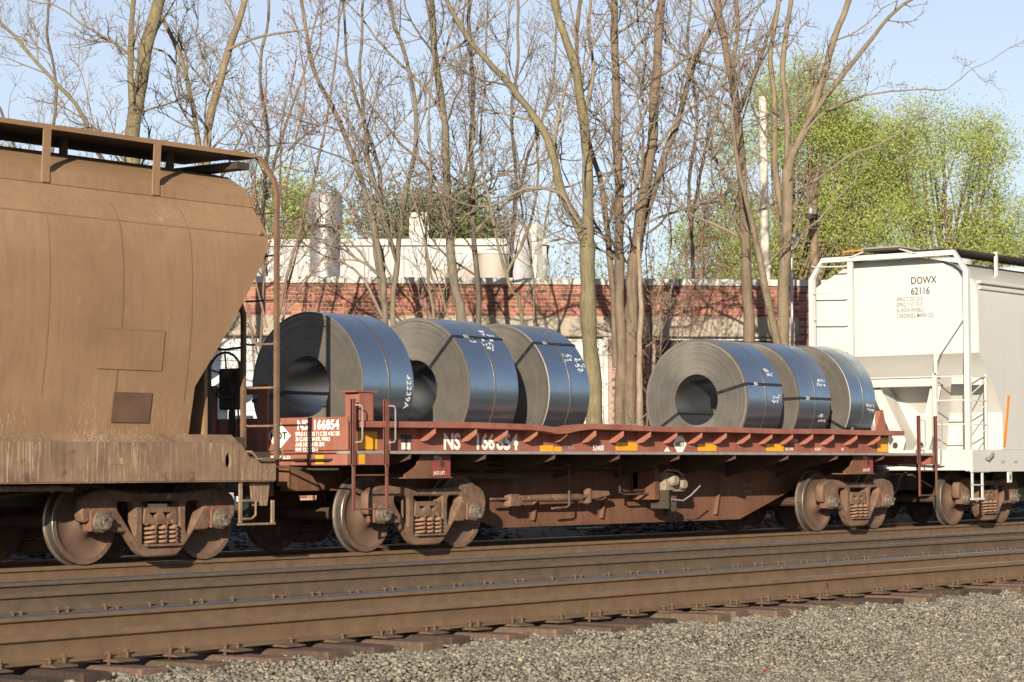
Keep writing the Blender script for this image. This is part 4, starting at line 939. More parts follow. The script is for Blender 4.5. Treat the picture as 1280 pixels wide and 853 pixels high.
for k in range(3):
    xb = -13.6-2.7*k
    part('discharge_hopper', MB().add([(xb-1.3,-1.4,1.36),(xb+1.3,-1.4,1.36),(xb+1.3,1.4,1.36),(xb-1.3,1.4,1.36),(xb-.35,-.5,.32),(xb+.35,-.5,.32),(xb+.35,.5,.32),(xb-.35,.5,.32)], [(0,1,5,4),(1,2,6,5),(2,3,7,6),(3,0,4,7),(4,5,6,7)]) or MB(), 'dark_steel', bh) if False else None
    mb = MB(); mb.add([(xb-1.3,-1.4,1.30),(xb+1.3,-1.4,1.30),(xb+1.3,1.4,1.30),(xb-1.3,1.4,1.30),(xb-.35,-.5,.32),(xb+.35,-.5,.32),(xb+.35,.5,.32),(xb-.35,.5,.32)], [(0,1,5,4),(1,2,6,5),(2,3,7,6),(3,0,4,7),(4,5,6,7)])
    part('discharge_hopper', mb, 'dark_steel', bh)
part('brake_rod', MB().tube([(-14,-1.30,.82),(-11.62,-1.30,.82),(-11.58,-1.30,.82),(-11.50,-1.30,.82),(-11.30,-1.30,.81)], [.03,.03,.045,.03,.03], 8), 'hopper_sill', bh, True)
part('brake_lever', MB().prism([(-15,.45),(-14.9,.45),(-11.2,.80),(-11.2,.84)], 'XZ', -1.12,-1.10), 'dark_steel', bh)
truck(bh, -9.80); truck(bh, -21.6)
coupler(bh, -8.54, 1)
hatch = MB()
for k in range(4): part('roof_hatch', MB().lathe([(.38,4.33),(.38,4.38),(.33,4.40),(0,4.41)], 20, 'Z', (-11.2-2.6*k,.1,0)), 'hopper_brown', bh, True)

# white covered hopper
wh = thing('covered_hopper', 'clean white covered hopper car with end ladders at the right edge', 'railway car', (16,0,0))
secw = [(0,4.58),(.55,4.55),(.88,4.48),(1.40,4.20),(1.50,4.14),(1.56,4.05),(1.60,3.85),(1.61,3.3),(1.61,2.9),(1.61,2.62),(1.605,2.3),(1.60,1.9),(1.60,1.6),(1.60,1.28)]
def xe_w(z):
    if z > 2.9: return 8.42
    if z > 2.62: return 8.42+(2.9-z)/.28*.33
    if z > 1.9: return 8.75+(2.62-z)/.72*.53
    return 9.28
part('body', hopper_body(secw, xe_w, 24.0), 'white_paint', wh, True, 0, 25)
for s in (-1, 1):
    for z in (4.10,4.0): part('side_stringer', MB().box(8.5,24,min(s*1.53,s*1.615),max(s*1.53,s*1.615),z-.035,z+.01), 'white_paint', wh, False, .01)
    part('side_sill', MB().box(8.10,24,min(s*1.60,s*1.63),max(s*1.60,s*1.63),.905,1.275), 'white_paint', wh, False, .006)
    part('running_board', MB().box(8.3,24,min(s*.62,s*1.28),max(s*.62,s*1.28),4.63,4.66), 'dark_steel', wh)
    for k in range(6): part('board_strut', MB().box(9.75+2.4*k,9.80+2.4*k,min(s*1.25,s*1.30),max(s*1.25,s*1.30),4.27,4.70), 'white_paint', wh)
    # portal post and stile down the corner
    e_ = 1.545 if s < 0 else 1.43
    part('ladder_stile', MB().box(8.095,8.185,min(s*e_-.045,s*e_+.045),max(s*e_-.045,s*e_+.045),.92,4.26).prism([(s*(e_+.045),4.26),(s*(e_-.22),4.62),(s*(e_-.22),4.535),(s*(e_-.045),4.26)], 'YZ', 8.096, 8.184), 'white_paint', wh)
    part('corner_sheet', MB().box(8.09,8.72,min(s*1.59,s*1.625),max(s*1.59,s*1.625),.90,1.276), 'white_paint', wh)
    part('side_step', MB().box(8.12,8.17,s*1.6-.012,s*1.6+.012,.46,.91).box(8.48,8.53,s*1.6-.012,s*1.6+.012,.46,.91).box(8.12,8.53,s*1.6-.03,s*1.6+.03,.44,.475).box(8.12,8.53,s*1.6-.02,s*1.6+.02,.68,.70), 'white_paint', wh)
# roof end beam
part('roof_end_beam', MB().box(8.09,8.20,-1.325,1.21,4.535,4.62), 'white_paint', wh)
# far-corner full-height end ladder
part('ladder_stile', MB().box(8.11,8.17,.62,.71,2.5,4.534), 'white_paint', wh)
for k in range(5): part('rung', MB().tube([(8.14,.68,2.62+.46*k),(8.10,.70,2.62+.46*k),(8.09,.76,2.61+.46*k),(8.09,1.36,2.63+.46*k),(8.12,1.42,2.65+.46*k)], .013, 6), 'white_paint', wh, True)
# near-corner short ladder: end rungs and side rungs
part('ladder_stile', MB().box(8.11,8.17,-.97,-.90,1.28,2.56), 'white_paint', wh)
part('ladder_stile', MB().box(8.62,8.66,-1.64,-1.60,1.28,2.54), 'white_paint', wh)
for z in (2.50,2.10,1.70):
    part('rung', MB().tube([(8.14,-.93,z),(8.14,-1.54,z)], .013, 6), 'white_paint', wh)
    part('rung', MB().tube([(8.16,-1.60,z-.01),(8.64,-1.63,z+.0)], .012, 6), 'white_paint', wh)
    part('brace_rod', MB().tube([(8.18,-1.58,z-.30),(8.62,-1.62,z-.08)], .010, 5), 'white_paint', wh)
part('diagonal_brace', MB().tube([(8.13,-.93,2.55),(8.16,-1.0,2.9),(8.30,-1.45,3.55)], .013, 6).box(8.11,8.15,-.985,-.935,2.53,2.9), 'white_paint', wh)
# end framing below the vertical end sheet
cb_ = part('end_crossbeam', MB().box(8.30,8.50,-.85,1.50,2.35,2.50), 'white_paint', wh, False, .01)
part('crossbeam_lip', MB().box(8.26,8.52,-.9,1.52,2.50,2.52), 'white_paint', wh)
part('end_crossbeam', MB().box(8.55,8.70,-1.58,-1.02,2.36,2.50), 'white_paint', wh, False, .01)
for (yt, yb) in ((-.80, -.55), (.36, -.06), (1.05, .62)):
    mb = MB(); w_ = .10
    mb.add([(8.42,yt-w_,2.35),(8.42,yt+w_,2.35),(8.50,yb+w_+.02,1.45),(8.34,yb+w_+.05,1.28),(8.34,yb-w_-.05,1.28),(8.50,yb-w_-.02,1.45)], [(0,1,2,5),(5,2,3,4)])
    wf = part('web_flange', mb, 'white_paint', wh)
    mb = MB(); mb.add([(8.42,yt,2.35),(9.0,yt,2.35),(9.26,yb,1.9),(9.26,yb,1.28),(8.36,yb,1.28),(8.50,yb,1.45)], [(0,1,2,3,4,5)]); part('end_web', mb, 'slope_sheet', wh)
    mb = MB(); mb.lathe([(0,8.332),(.05,8.332),(.05,8.337)], 14, 'X', (0,yb,1.36)); part('lightening_hole', mb, 'dark_steel', wf)
part('slope_sheet', MB().box(9.27,9.3,-1.59,1.59,1.28,1.95), 'white_paint', wh)
part('end_platform', MB().box(8.12,9.30,-1.59,1.59,1.17,1.275), 'white_paint', wh)
part('end_sill', MB().box(8.10,8.20,-1.595,1.595,.93,1.168), 'white_paint', wh, False, .008)
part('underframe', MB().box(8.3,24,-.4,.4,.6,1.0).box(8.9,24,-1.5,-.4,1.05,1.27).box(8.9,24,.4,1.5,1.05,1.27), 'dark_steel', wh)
for k in range(3):
    xb = 13.6+2.7*k; mb = MB(); mb.add([(xb-1.3,-1.4,1.30),(xb+1.3,-1.4,1.30),(xb+1.3,1.4,1.30),(xb-1.3,1.4,1.30),(xb-.35,-.5,.35),(xb+.35,-.5,.35),(xb+.35,.5,.35),(xb-.35,.5,.35)], [(0,1,5,4),(1,2,6,5),(2,3,7,6),(3,0,4,7),(4,5,6,7)])
    part('discharge_hopper', mb, 'white_paint', wh)
# roof hardware
part('roof_walk_end', MB().box(8.05,8.9,-.32,.36,4.68,4.72), 'dark_steel', wh)
for k in range(9): part('grate_bar', MB().box(8.06+.09*k,8.075+.09*k,-.34,.38,4.72,4.745), 'galvanised', wh)
for s in (-1, 1): part('walk_bracket', MB().prism([(s*.30,4.69),(s*.36,4.69),(s*.66,4.60),(s*.58,4.60)], 'YZ', 8.06, 8.2), 'white_paint', wh)
part('roof_walk_side', MB().box(8.1,8.9,.45,1.3,4.63,4.645), 'dark_steel', wh); part('roof_walk_side', MB().box(8.1,8.9,-1.1,-.42,4.64,4.655), 'dark_steel', wh)
part('roof_grab_iron', MB().tube([(8.5,1.0,4.64),(8.5,1.0,4.74),(8.5,.4,4.76),(8.5,.4,4.66)], .018, 6), 'orange_paint', wh, True)
for k in range(5): part('roof_hatch', MB().lathe([(.4,4.55),(.4,4.66),(.34,4.70),(0,4.72)], 20, 'Z', (10.5+2.6*k,0,0)), 'white_paint', wh, True)
part('orange_stripe', MB().prism([(9.27,1.33),(9.36,1.33),(9.55,2.20),(9.46,2.20)], 'XZ', -1.616,-1.609), 'orange_paint', wh)
part('routing_clip', MB().tube([(8.55,-1.63,1.14),(8.6,-1.68,1.12),(8.75,-1.68,1.20),(8.8,-1.63,1.22)], .03, 6), 'galvanised', wh, True)
part('jacking_eye', MB().box(9.42,9.55,-1.63,-1.60,.72,.905), 'white_paint', wh); part('jacking_hole', MB().box(9.465,9.505,-1.634,-1.631,.77,.85), 'dark_steel', wh)
for tx, sz, y_, z_, w_, m_ in (('DOWX', .175, -.349, 4.105, .485, 'black_lettering'), ('62116', .175, -.349, 3.925, .355, 'black_lettering'),
      ('SPRG 7 OC D-5', .10, -.07, 3.82, .50, 'grey_lettering'), ('SPRG 7 IC D-5', .10, -.07, 3.725, .49, 'grey_lettering'), ('36 INCH WHEELS', .10, -.07, 3.63, .525, 'grey_lettering'), ('CARDWELL MARK 325', .10, -.07, 3.535, .70, 'grey_lettering')):
    lettering(tx, sz, (8.4165, y_, z_), '-X', m_, wh, .0022 if sz > .12 else .0006, 1, 1, w_)
for x_ in (9.15,9.62): lettering('ACW', .06, (x_,-1.6345,1.05), '-Y', 'grey_lettering', wh, .001)
truck(wh, 9.84); truck(wh, 22.2)
coupler(wh, 8.12, -1)
TREES = [
 ('bare_tree', 'thick pale green-barked bare tree rising behind the brown hopper roof', 'bark_green', [
  ([(3.12,13.1,0.0),(2.96,13.0,5.28),(2.84,12.93,7.29),(2.93,12.81,8.26),(2.99,12.67,9.01),(3.0,12.42,9.73),(3.04,12.26,10.77),(3.16,12.27,12.0)], 0.254, 0.149),
  ([(2.87,12.91,7.51),(2.71,12.81,8.09),(2.71,12.82,8.84),(2.54,12.61,9.69),(2.47,12.57,10.57)], 0.09, 0.052),
  ([(2.87,13.03,6.17),(2.48,13.49,6.92),(2.15,13.68,7.8),(1.76,14.25,8.56),(1.4,14.73,9.24),(0.86,15.23,9.9)], 0.067, 0.03),
 ]),
 ('bare_tree', 'slender bare tree with two trunks in a V behind the brown hopper end', 'bark_tan', [
  ([(4.64,12.78,0.0),(4.47,12.71,5.37),(4.29,12.62,6.88),(4.32,12.76,7.51),(4.16,12.84,8.42),(3.93,12.98,9.17),(3.73,13.1,9.65),(3.73,13.32,10.42)], 0.13, 0.046),
  ([(4.45,12.69,5.37),(4.46,12.62,6.89),(4.48,12.58,7.51),(4.51,12.42,8.19),(4.66,12.21,9.03),(4.69,11.92,9.7),(4.8,11.82,10.7),(4.73,11.71,11.6)], 0.13, 0.069),
  ([(4.14,12.83,8.42),(4.17,13.29,8.93),(4.08,13.57,9.07),(4.12,13.95,9.18)], 0.038, 0.023),
  ([(4.6,12.19,8.99),(4.79,11.81,9.16),(4.92,11.19,9.23),(5.09,10.74,9.27)], 0.046, 0.023),
 ]),
 ('budding_bush', 'dense reddish budding bush left of the stacked silo', 'bark_red', [
  ([(5.4,11.78,0.0),(5.4,11.64,3.38),(5.42,11.51,4.14),(5.55,11.22,5.36),(5.73,10.97,6.58),(5.85,10.71,7.8),(5.94,10.59,9.03),(5.92,10.47,9.94)], 0.084, 0.031),
  ([(5.32,11.88,0.0),(5.37,12.03,3.54),(5.49,12.05,4.94),(5.65,11.88,6.18),(5.69,11.82,7.42),(6.01,11.8,8.54)], 0.061, 0.023),
  ([(5.44,11.57,3.53),(5.69,11.55,4.77),(5.9,11.38,5.54),(6.4,11.0,6.18),(6.7,10.65,7.11),(7.06,10.56,8.24)], 0.053, 0.023),
  ([(5.21,11.98,2.31),(5.02,12.06,3.84),(4.9,12.11,4.75),(5.1,12.05,5.99),(5.16,11.98,6.91),(5.11,11.69,8.11)], 0.046, 0.023),
  ([(5.43,11.56,3.83),(5.93,11.09,4.91),(6.32,10.73,5.69),(6.83,10.36,6.33)], 0.046, 0.023),
  ([(5.35,11.66,3.83),(5.53,11.62,5.38),(5.53,11.41,6.9),(5.83,11.31,8.16),(5.71,11.37,9.39)], 0.053, 0.023),
  ([(5.28,11.77,3.68),(5.16,11.98,4.91),(5.33,12.06,6.01),(5.28,12.27,7.26)], 0.038, 0.023),
 ]),
 ('bare_tree', 'bare multi-stem tree in front of the brick wall above the left coils', 'bark_grey', [
  ([(7.07,10.45,0.0),(7.11,10.4,3.56),(6.97,10.28,4.47),(6.81,10.34,5.39),(6.65,10.61,6.64),(6.29,10.8,7.7),(5.99,11.15,8.63),(5.84,11.33,9.72),(5.75,11.42,10.65)], 0.123, 0.039),
  ([(7.22,10.25,0.0),(7.0,10.06,3.85),(7.07,10.01,4.93),(6.94,9.74,6.14),(7.06,9.54,7.52),(6.84,9.55,8.73),(6.47,9.64,9.61),(6.29,9.68,10.51)], 0.1, 0.039),
  ([(7.01,10.31,4.17),(6.88,10.44,5.4),(6.89,10.31,6.79),(6.5,10.68,8.49),(6.37,10.77,9.73)], 0.069, 0.031),
  ([(7.11,10.23,3.55),(6.96,10.78,4.65),(6.89,11.24,4.98),(6.88,11.76,5.17)], 0.046, 0.023),
  ([(7.14,10.08,4.94),(6.72,10.26,6.31),(6.53,10.4,7.69),(6.28,10.28,9.04),(6.19,10.1,10.24)], 0.062, 0.031),
 ]),
 ('bare_tree', 'tall straight grey-barked bare tree left of the white door', 'bark_grey', [
  ([(7.76,8.74,0.0),(7.58,8.78,3.67),(7.5,8.87,4.43),(7.31,8.86,5.34),(7.31,8.95,6.57),(7.23,8.96,7.79),(6.99,8.98,8.99),(6.97,9.1,9.93),(6.83,9.13,11.14)], 0.153, 0.069),
  ([(7.21,8.95,7.64),(7.08,9.16,8.1),(6.9,9.6,8.59),(6.66,10.0,9.06),(6.31,10.31,9.67)], 0.053, 0.023),
  ([(7.33,8.93,6.11),(6.83,9.14,6.77),(6.38,9.36,7.12),(5.77,9.43,7.67)], 0.046, 0.023),
 ]),
 ('bare_tree', 'thin dark bare tree just right of the straight grey one', 'bark_dark', [
  ([(8.66,9.22,0.0),(8.57,9.18,3.88),(8.42,9.18,4.97),(8.35,9.2,6.06),(8.28,9.18,7.31),(8.27,9.09,8.71),(8.2,9.15,9.81),(8.15,9.02,11.04)], 0.094, 0.047),
  ([(8.43,9.19,5.6),(8.66,8.85,6.03),(8.82,8.28,6.35),(9.19,7.88,6.42),(9.41,7.56,6.47)], 0.047, 0.023),
 ]),
 ('bare_sapling', 'pale bare sapling standing in front of the white hall', 'bark_tan', [
  ([(6.96,8.95,0.0),(6.83,8.86,3.64),(6.84,8.96,4.55),(6.67,8.92,5.45),(6.68,8.83,6.2),(6.62,8.89,7.41),(6.67,8.81,8.48)], 0.06, 0.023),
  ([(6.8,8.93,4.55),(6.46,8.84,5.28),(6.17,8.79,5.85),(5.9,8.85,6.51)], 0.03, 0.015),
 ]),
 ('bare_sapling', 'forked pale sapling in front of the beige tank', 'bark_tan', [
  ([(8.34,7.99,0.0),(8.3,7.99,3.82),(8.07,8.01,4.35),(8.01,8.11,4.73),(8.21,7.92,5.19),(8.34,7.78,5.73),(8.33,7.57,6.71),(8.22,7.56,7.62)], 0.076, 0.023),
  ([(8.04,8.13,4.74),(7.8,8.13,5.18),(7.46,8.1,6.06),(7.3,8.16,6.97),(7.17,7.96,8.0)], 0.046, 0.023),
 ]),
 ('bare_sapling', 'thin bare sapling beside the white chimney stack', 'bark_grey', [
  ([(9.28,8.42,0.0),(9.13,8.36,3.88),(9.16,8.41,4.82),(9.03,8.45,5.6),(8.98,8.5,6.54),(8.76,8.52,7.77)], 0.047, 0.023),
 ]),
 ('bare_tree', 'large bare tree with mossy low fork in front of the white door', 'bark_green', [
  ([(8.44,6.26,0.0),(8.36,6.25,1.96),(8.37,6.31,3.01),(8.21,6.28,3.75),(8.18,6.29,4.5),(8.16,6.27,5.17)], 0.224, 0.194),
  ([(8.17,6.28,5.17),(8.11,6.23,6.14),(8.12,6.27,7.04),(7.87,6.23,7.91),(7.71,6.29,8.65),(7.68,6.54,9.42),(7.48,6.67,10.31),(7.29,6.8,11.51)], 0.149, 0.075),
  ([(8.18,6.29,5.1),(8.06,6.51,5.7),(7.88,6.67,6.15),(7.62,6.7,6.88),(7.5,6.95,7.49),(7.27,7.21,7.94),(6.96,7.5,8.45),(6.63,7.81,8.97),(6.28,8.1,9.63),(6.07,8.31,10.45)], 0.127, 0.045),
  ([(8.15,6.3,5.39),(7.79,6.42,5.79),(7.67,6.56,6.12),(7.18,6.93,6.18),(6.76,7.51,5.84),(6.27,7.72,5.86)], 0.06, 0.022),
  ([(8.02,6.29,7.48),(8.34,6.25,8.43),(8.47,6.47,9.38),(8.71,6.46,10.48)], 0.06, 0.03),
  ([(7.7,6.75,6.89),(7.96,6.76,7.82),(8.2,6.56,8.89),(8.4,6.85,9.87)], 0.045, 0.022),
 ]),
 ('bare_tree', 'clump of tall brown bare trunks beside the brick pier', 'bark_brown', [
  ([(9.51,6.52,0.0),(9.42,6.43,3.05),(9.38,6.44,4.88),(9.27,6.37,6.86),(9.17,6.33,8.38),(9.18,6.36,9.93),(9.09,6.25,11.44)], 0.153, 0.084),
  ([(9.63,6.37,0.0),(9.49,6.25,3.04),(9.53,6.2,4.73),(9.5,5.92,6.08),(9.57,5.78,7.15),(9.48,5.58,8.35),(9.42,5.42,9.85),(9.43,5.34,11.22)], 0.183, 0.099),
  ([(9.51,6.32,3.81),(9.61,6.1,5.34),(9.95,5.92,6.58),(10.27,5.61,7.67),(10.46,5.39,8.76),(10.76,5.08,9.7),(10.81,4.83,10.61)], 0.107, 0.046),
  ([(9.4,6.53,2.9),(9.39,6.58,4.58),(9.12,6.59,6.25),(9.04,6.77,7.03),(8.91,6.9,8.1),(8.86,7.0,9.34),(8.91,6.88,10.42)], 0.092, 0.046),
  ([(9.64,5.89,6.86),(9.89,5.57,7.47),(10.03,5.08,7.91),(10.3,4.7,8.21)], 0.046, 0.023),
 ]),
 ('broken_snag', 'pale broken tree snag standing right of the brown trunk clump', 'bark_pale', [
  ([(8.92,5.65,0.0),(8.81,5.56,2.56),(8.76,5.5,3.75),(8.87,5.59,4.65),(8.81,5.58,5.25)], 0.112, 0.045),
 ]),
 ('bare_tree', 'upright brown bare tree in front of the concrete lintel', 'bark_brown', [
  ([(11.03,4.56,0.0),(10.94,4.51,3.35),(10.84,4.47,4.72),(10.76,4.48,5.78),(10.67,4.5,7.0),(10.63,4.56,8.08),(10.47,4.66,8.99),(10.32,4.71,9.9),(10.21,4.71,10.96)], 0.183, 0.076),
  ([(10.66,4.53,7.46),(10.42,4.46,8.5),(10.43,4.34,9.41),(10.27,4.34,10.46)], 0.069, 0.038),
  ([(10.65,4.5,7.77),(10.69,4.14,8.58),(10.8,3.84,9.41),(10.92,3.56,10.31)], 0.069, 0.031),
  ([(10.79,4.5,5.79),(10.62,4.84,6.64),(10.34,5.11,7.33),(10.31,5.35,7.81)], 0.053, 0.023),
  ([(10.82,4.49,5.33),(10.52,4.96,5.64),(10.23,5.41,5.88),(10.11,5.69,6.27)], 0.053, 0.023),
 ]),
 ('bare_tree', 'wide spreading bare tree with mossy fork left of the white hopper', 'bark_tan', [
  ([(10.61,3.47,0.0),(10.53,3.44,2.7),(10.53,3.44,3.74),(10.46,3.37,4.79),(10.4,3.29,5.68),(10.42,3.29,6.5)], 0.179, 0.142),
  ([(10.41,3.29,6.5),(10.43,3.21,6.8),(10.69,3.01,7.48),(10.83,2.88,8.09),(11.09,2.71,9.02),(11.31,2.48,9.78),(11.36,2.25,10.67)], 0.12, 0.06),
  ([(10.41,3.29,6.5),(10.58,3.38,7.5),(10.55,3.44,8.57),(10.76,3.45,9.51),(10.9,3.36,10.59)], 0.09, 0.052),
  ([(10.45,3.34,5.38),(10.42,3.52,6.45),(10.49,3.58,7.82),(10.48,3.66,8.73),(10.61,3.55,9.8),(10.65,3.62,10.73)], 0.09, 0.045),
  ([(10.57,3.02,7.32),(10.81,2.56,8.06),(11.26,2.12,8.82),(11.53,1.59,9.48),(12.01,1.01,10.01)], 0.075, 0.03),
  ([(10.53,3.09,7.1),(10.78,2.71,7.62),(11.3,2.16,7.96),(11.92,1.49,8.06),(12.5,1.12,8.12),(12.76,0.67,8.49),(13.03,0.39,8.64)], 0.037, 0.009),
  ([(10.44,3.29,6.13),(10.85,2.95,6.37),(11.51,2.63,6.86),(12.02,2.23,7.1)], 0.045, 0.022),
  ([(10.47,3.36,4.79),(10.89,3.24,5.41),(11.18,3.06,5.65),(11.61,2.87,6.12)], 0.045, 0.022),
  ([(10.45,3.52,3.15),(10.23,3.55,3.88),(9.93,3.53,4.61),(9.7,3.56,5.34),(9.29,3.55,6.19),(9.07,3.66,7.36)], 0.112, 0.037),
 ]),
 ('budding_bush', 'tangle of reddish bare shrub stems right of the broken snag', 'bark_red', [
  ([(10.72,6.56,0.0),(10.65,6.37,3.4),(10.83,6.1,4.8),(11.02,5.84,5.89),(11.17,5.65,6.99),(11.12,5.42,8.22)], 0.055, 0.02),
  ([(10.67,6.63,0.0),(10.5,6.45,3.24),(10.49,6.31,4.17),(10.54,6.0,5.4),(10.25,5.97,6.62),(10.24,5.67,7.99)], 0.055, 0.02),
  ([(10.8,6.46,0.0),(10.87,6.04,3.86),(11.07,5.61,4.95),(11.26,5.08,5.86)], 0.039, 0.016),
  ([(10.6,6.72,0.0),(10.67,6.62,3.56),(10.49,6.56,4.96),(10.55,6.46,6.37)], 0.039, 0.016),
  ([(10.89,6.35,0.0),(10.88,6.05,3.24),(10.77,5.85,4.47),(10.81,5.43,5.54),(10.51,5.4,6.91)], 0.039, 0.016),
  ([(11.32,5.8,0.0),(11.36,5.62,3.4),(11.44,5.52,4.34),(11.33,5.3,5.42)], 0.031, 0.016),
 ]),
 ('bare_tree', 'faint bare tree far behind the white hall, left of the mossy fork', 'bark_grey', [
  ([(31.81,25.08,0.0),(31.67,24.95,6.82),(31.62,24.96,8.07),(31.62,24.71,9.55),(31.7,24.45,11.04)], 0.075, 0.037),
  ([(31.61,24.9,7.31),(31.56,25.11,8.32),(31.59,25.32,9.34)], 0.05, 0.025),
 ]),
 ('bare_tree', 'bare tree peeking out behind the left brown hopper roof walk', 'bark_dark', [
  ([(6.84,19.74,0.0),(6.7,19.57,5.94),(6.62,19.4,8.0),(6.63,19.27,9.21),(6.51,19.46,10.43),(6.56,19.39,11.65)], 0.078, 0.035),
  ([(6.52,20.15,0.0),(6.29,19.98,5.94),(6.04,19.92,7.64),(5.85,20.09,8.5),(5.51,20.22,9.17)], 0.078, 0.035),
 ]),
 ('bare_tree', 'thin bare tree between the V tree and the reddish bush', 'bark_grey', [
  ([(9.7,16.06,0.0),(9.48,15.87,5.92),(9.43,15.7,7.98),(9.33,15.85,9.54),(9.37,15.65,10.92),(9.24,15.65,12.12)], 0.086, 0.035),
  ([(9.51,15.85,6.79),(9.57,15.48,7.98),(9.79,15.1,9.18),(9.75,14.72,10.35)], 0.06, 0.026),
 ]),
 ('bare_tree', 'thin grey bare tree behind the trunk clump and the shrub tangle', 'bark_grey', [
  ([(17.07,9.84,0.0),(16.92,9.71,5.18),(16.81,9.74,6.98),(16.8,9.55,8.77),(16.69,9.68,10.39),(16.71,9.51,12.0)], 0.081, 0.036),
  ([(16.84,9.71,6.44),(16.98,9.46,7.87),(17.27,9.1,9.32),(17.37,8.94,10.76)], 0.054, 0.027),
 ]),
 ('bare_tree', 'slim bare tree behind the fork between the straight trunk and the trunk clump', 'bark_grey', [
  ([(14.56,13.06,0.0),(14.48,12.93,5.2),(14.49,12.8,7.36),(14.27,12.8,8.96),(14.28,12.58,10.38),(14.16,12.59,12.17)], 0.081, 0.036),
  ([(14.41,12.79,6.99),(14.71,12.57,8.26),(15.08,12.29,9.55),(15.17,12.23,11.01)], 0.054, 0.027),
 ]),
]

# ============================================================ TREES
class TB:
    """fast tube collector for limbs and twigs"""
    def __init__(s): s.V = []; s.F = []; s.n = 0
    def tube(s, pts, rs, n):
        P = np.asarray(pts, float); m = len(P); T = np.gradient(P, axis=0); T /= np.linalg.norm(T, axis=1)[:,None]+1e-9
        a = np.array((0,0,1.)) if abs(T[0,2]) < .9 else np.array((1.,0,0))
        u = np.cross(T, a); u /= np.linalg.norm(u, axis=1)[:,None]+1e-9; w = np.cross(T, u)
        an = 2*np.pi*np.arange(n)/n; rs = np.asarray(rs)[:,None,None]
        R = P[:,None,:] + rs*(u[:,None,:]*np.cos(an)[None,:,None] + w[:,None,:]*np.sin(an)[None,:,None])
        s.V.append(R.reshape(-1,3)); i = np.arange(m-1)[:,None]*n; k = np.arange(n)[None,:]; k2 = (k+1) % n
        s.F.append((np.stack([i+k, i+k2, i+n+k2, i+n+k], -1).reshape(-1,4) + s.n)); s.n += m*n
    def mesh(s, name, mat):
        V = np.concatenate(s.V); F = np.concatenate(s.F).reshape(-1).astype(np.int32); nf = len(F)//4
        me = bpy.data.meshes.new(name); me.vertices.add(len(V)); me.vertices.foreach_set('co', V.reshape(-1))
        me.loops.add(len(F)); me.loops.foreach_set('vertex_index', F); me.polygons.add(nf)
        me.polygons.foreach_set('loop_start', np.arange(0, nf*4, 4, dtype=np.int32)); me.polygons.foreach_set('loop_total', np.full(nf, 4, dtype=np.int32))
        me.polygons.foreach_set('use_smooth', np.ones(nf, dtype=bool)); me.update(); me.validate(); me.materials.append(MAT[mat]); return me
def smooth_path(pts, step):
    """Catmull-Rom resample"""
    P = [np.asarray(p, float) for p in pts]; P = [2*P[0]-P[1]] + P + [2*P[-1]-P[-2]]; out = []
    for i in range(1, len(P)-2):
        n = max(2, int(np.linalg.norm(P[i+1]-P[i])/step))
        for k in range(n):
            t = k/n; a, b, c, d = P[i-1], P[i], P[i+1], P[i+2]
            out.append(.5*((2*b)+(-a+c)*t+(2*a-5*b+4*c-d)*t*t+(-a+3*b-3*c+d)*t**3))
    out.append(P[-2]); return np.array(out)
def unit(v): return v/(np.linalg.norm(v)+1e-9)
def grow(tb, p, d, length, r, level, rg, tips, up=.12, wob=.16):
    seg = max(3, int(length/ (.32 if level < 2 else .16))); seg = min(seg, 7)
    pts = [p]; cur = unit(d)
    for k in range(seg):
        cur = unit(cur + rg.normal(size=3)*wob + np.array((0,0,up))); pts.append(pts[-1]+cur*length/seg)
    tb.tube(pts, np.linspace(r, max(.0024, r*.33), seg+1), 5 if level == 1 else (4 if level == 2 else 3))
    if level >= 4 or length < .22: tips.append(pts[-1]); return
    nch = {1: int(length*3.0)+2, 2: int(length*4.0)+2, 3: int(length*3.4)+2}[level]
    for j in range(nch):
        t = rg.uniform(.18, 1.0); i = min(int(t*seg), seg-1); q = pts[i]+(pts[i+1]-pts[i])*(t*seg-i); dd = unit(pts[i+1]-pts[i])
        o = unit(np.cross(dd, rg.normal(size=3))); ang = rg.uniform(.5, 1.0)
        grow(tb, q, dd*math.cos(ang)+o*math.sin(ang), length*rg.uniform(.28,.55)*(1.1-.4*t), max(.0036, r*.48), level+1, rg, tips, up, wob)
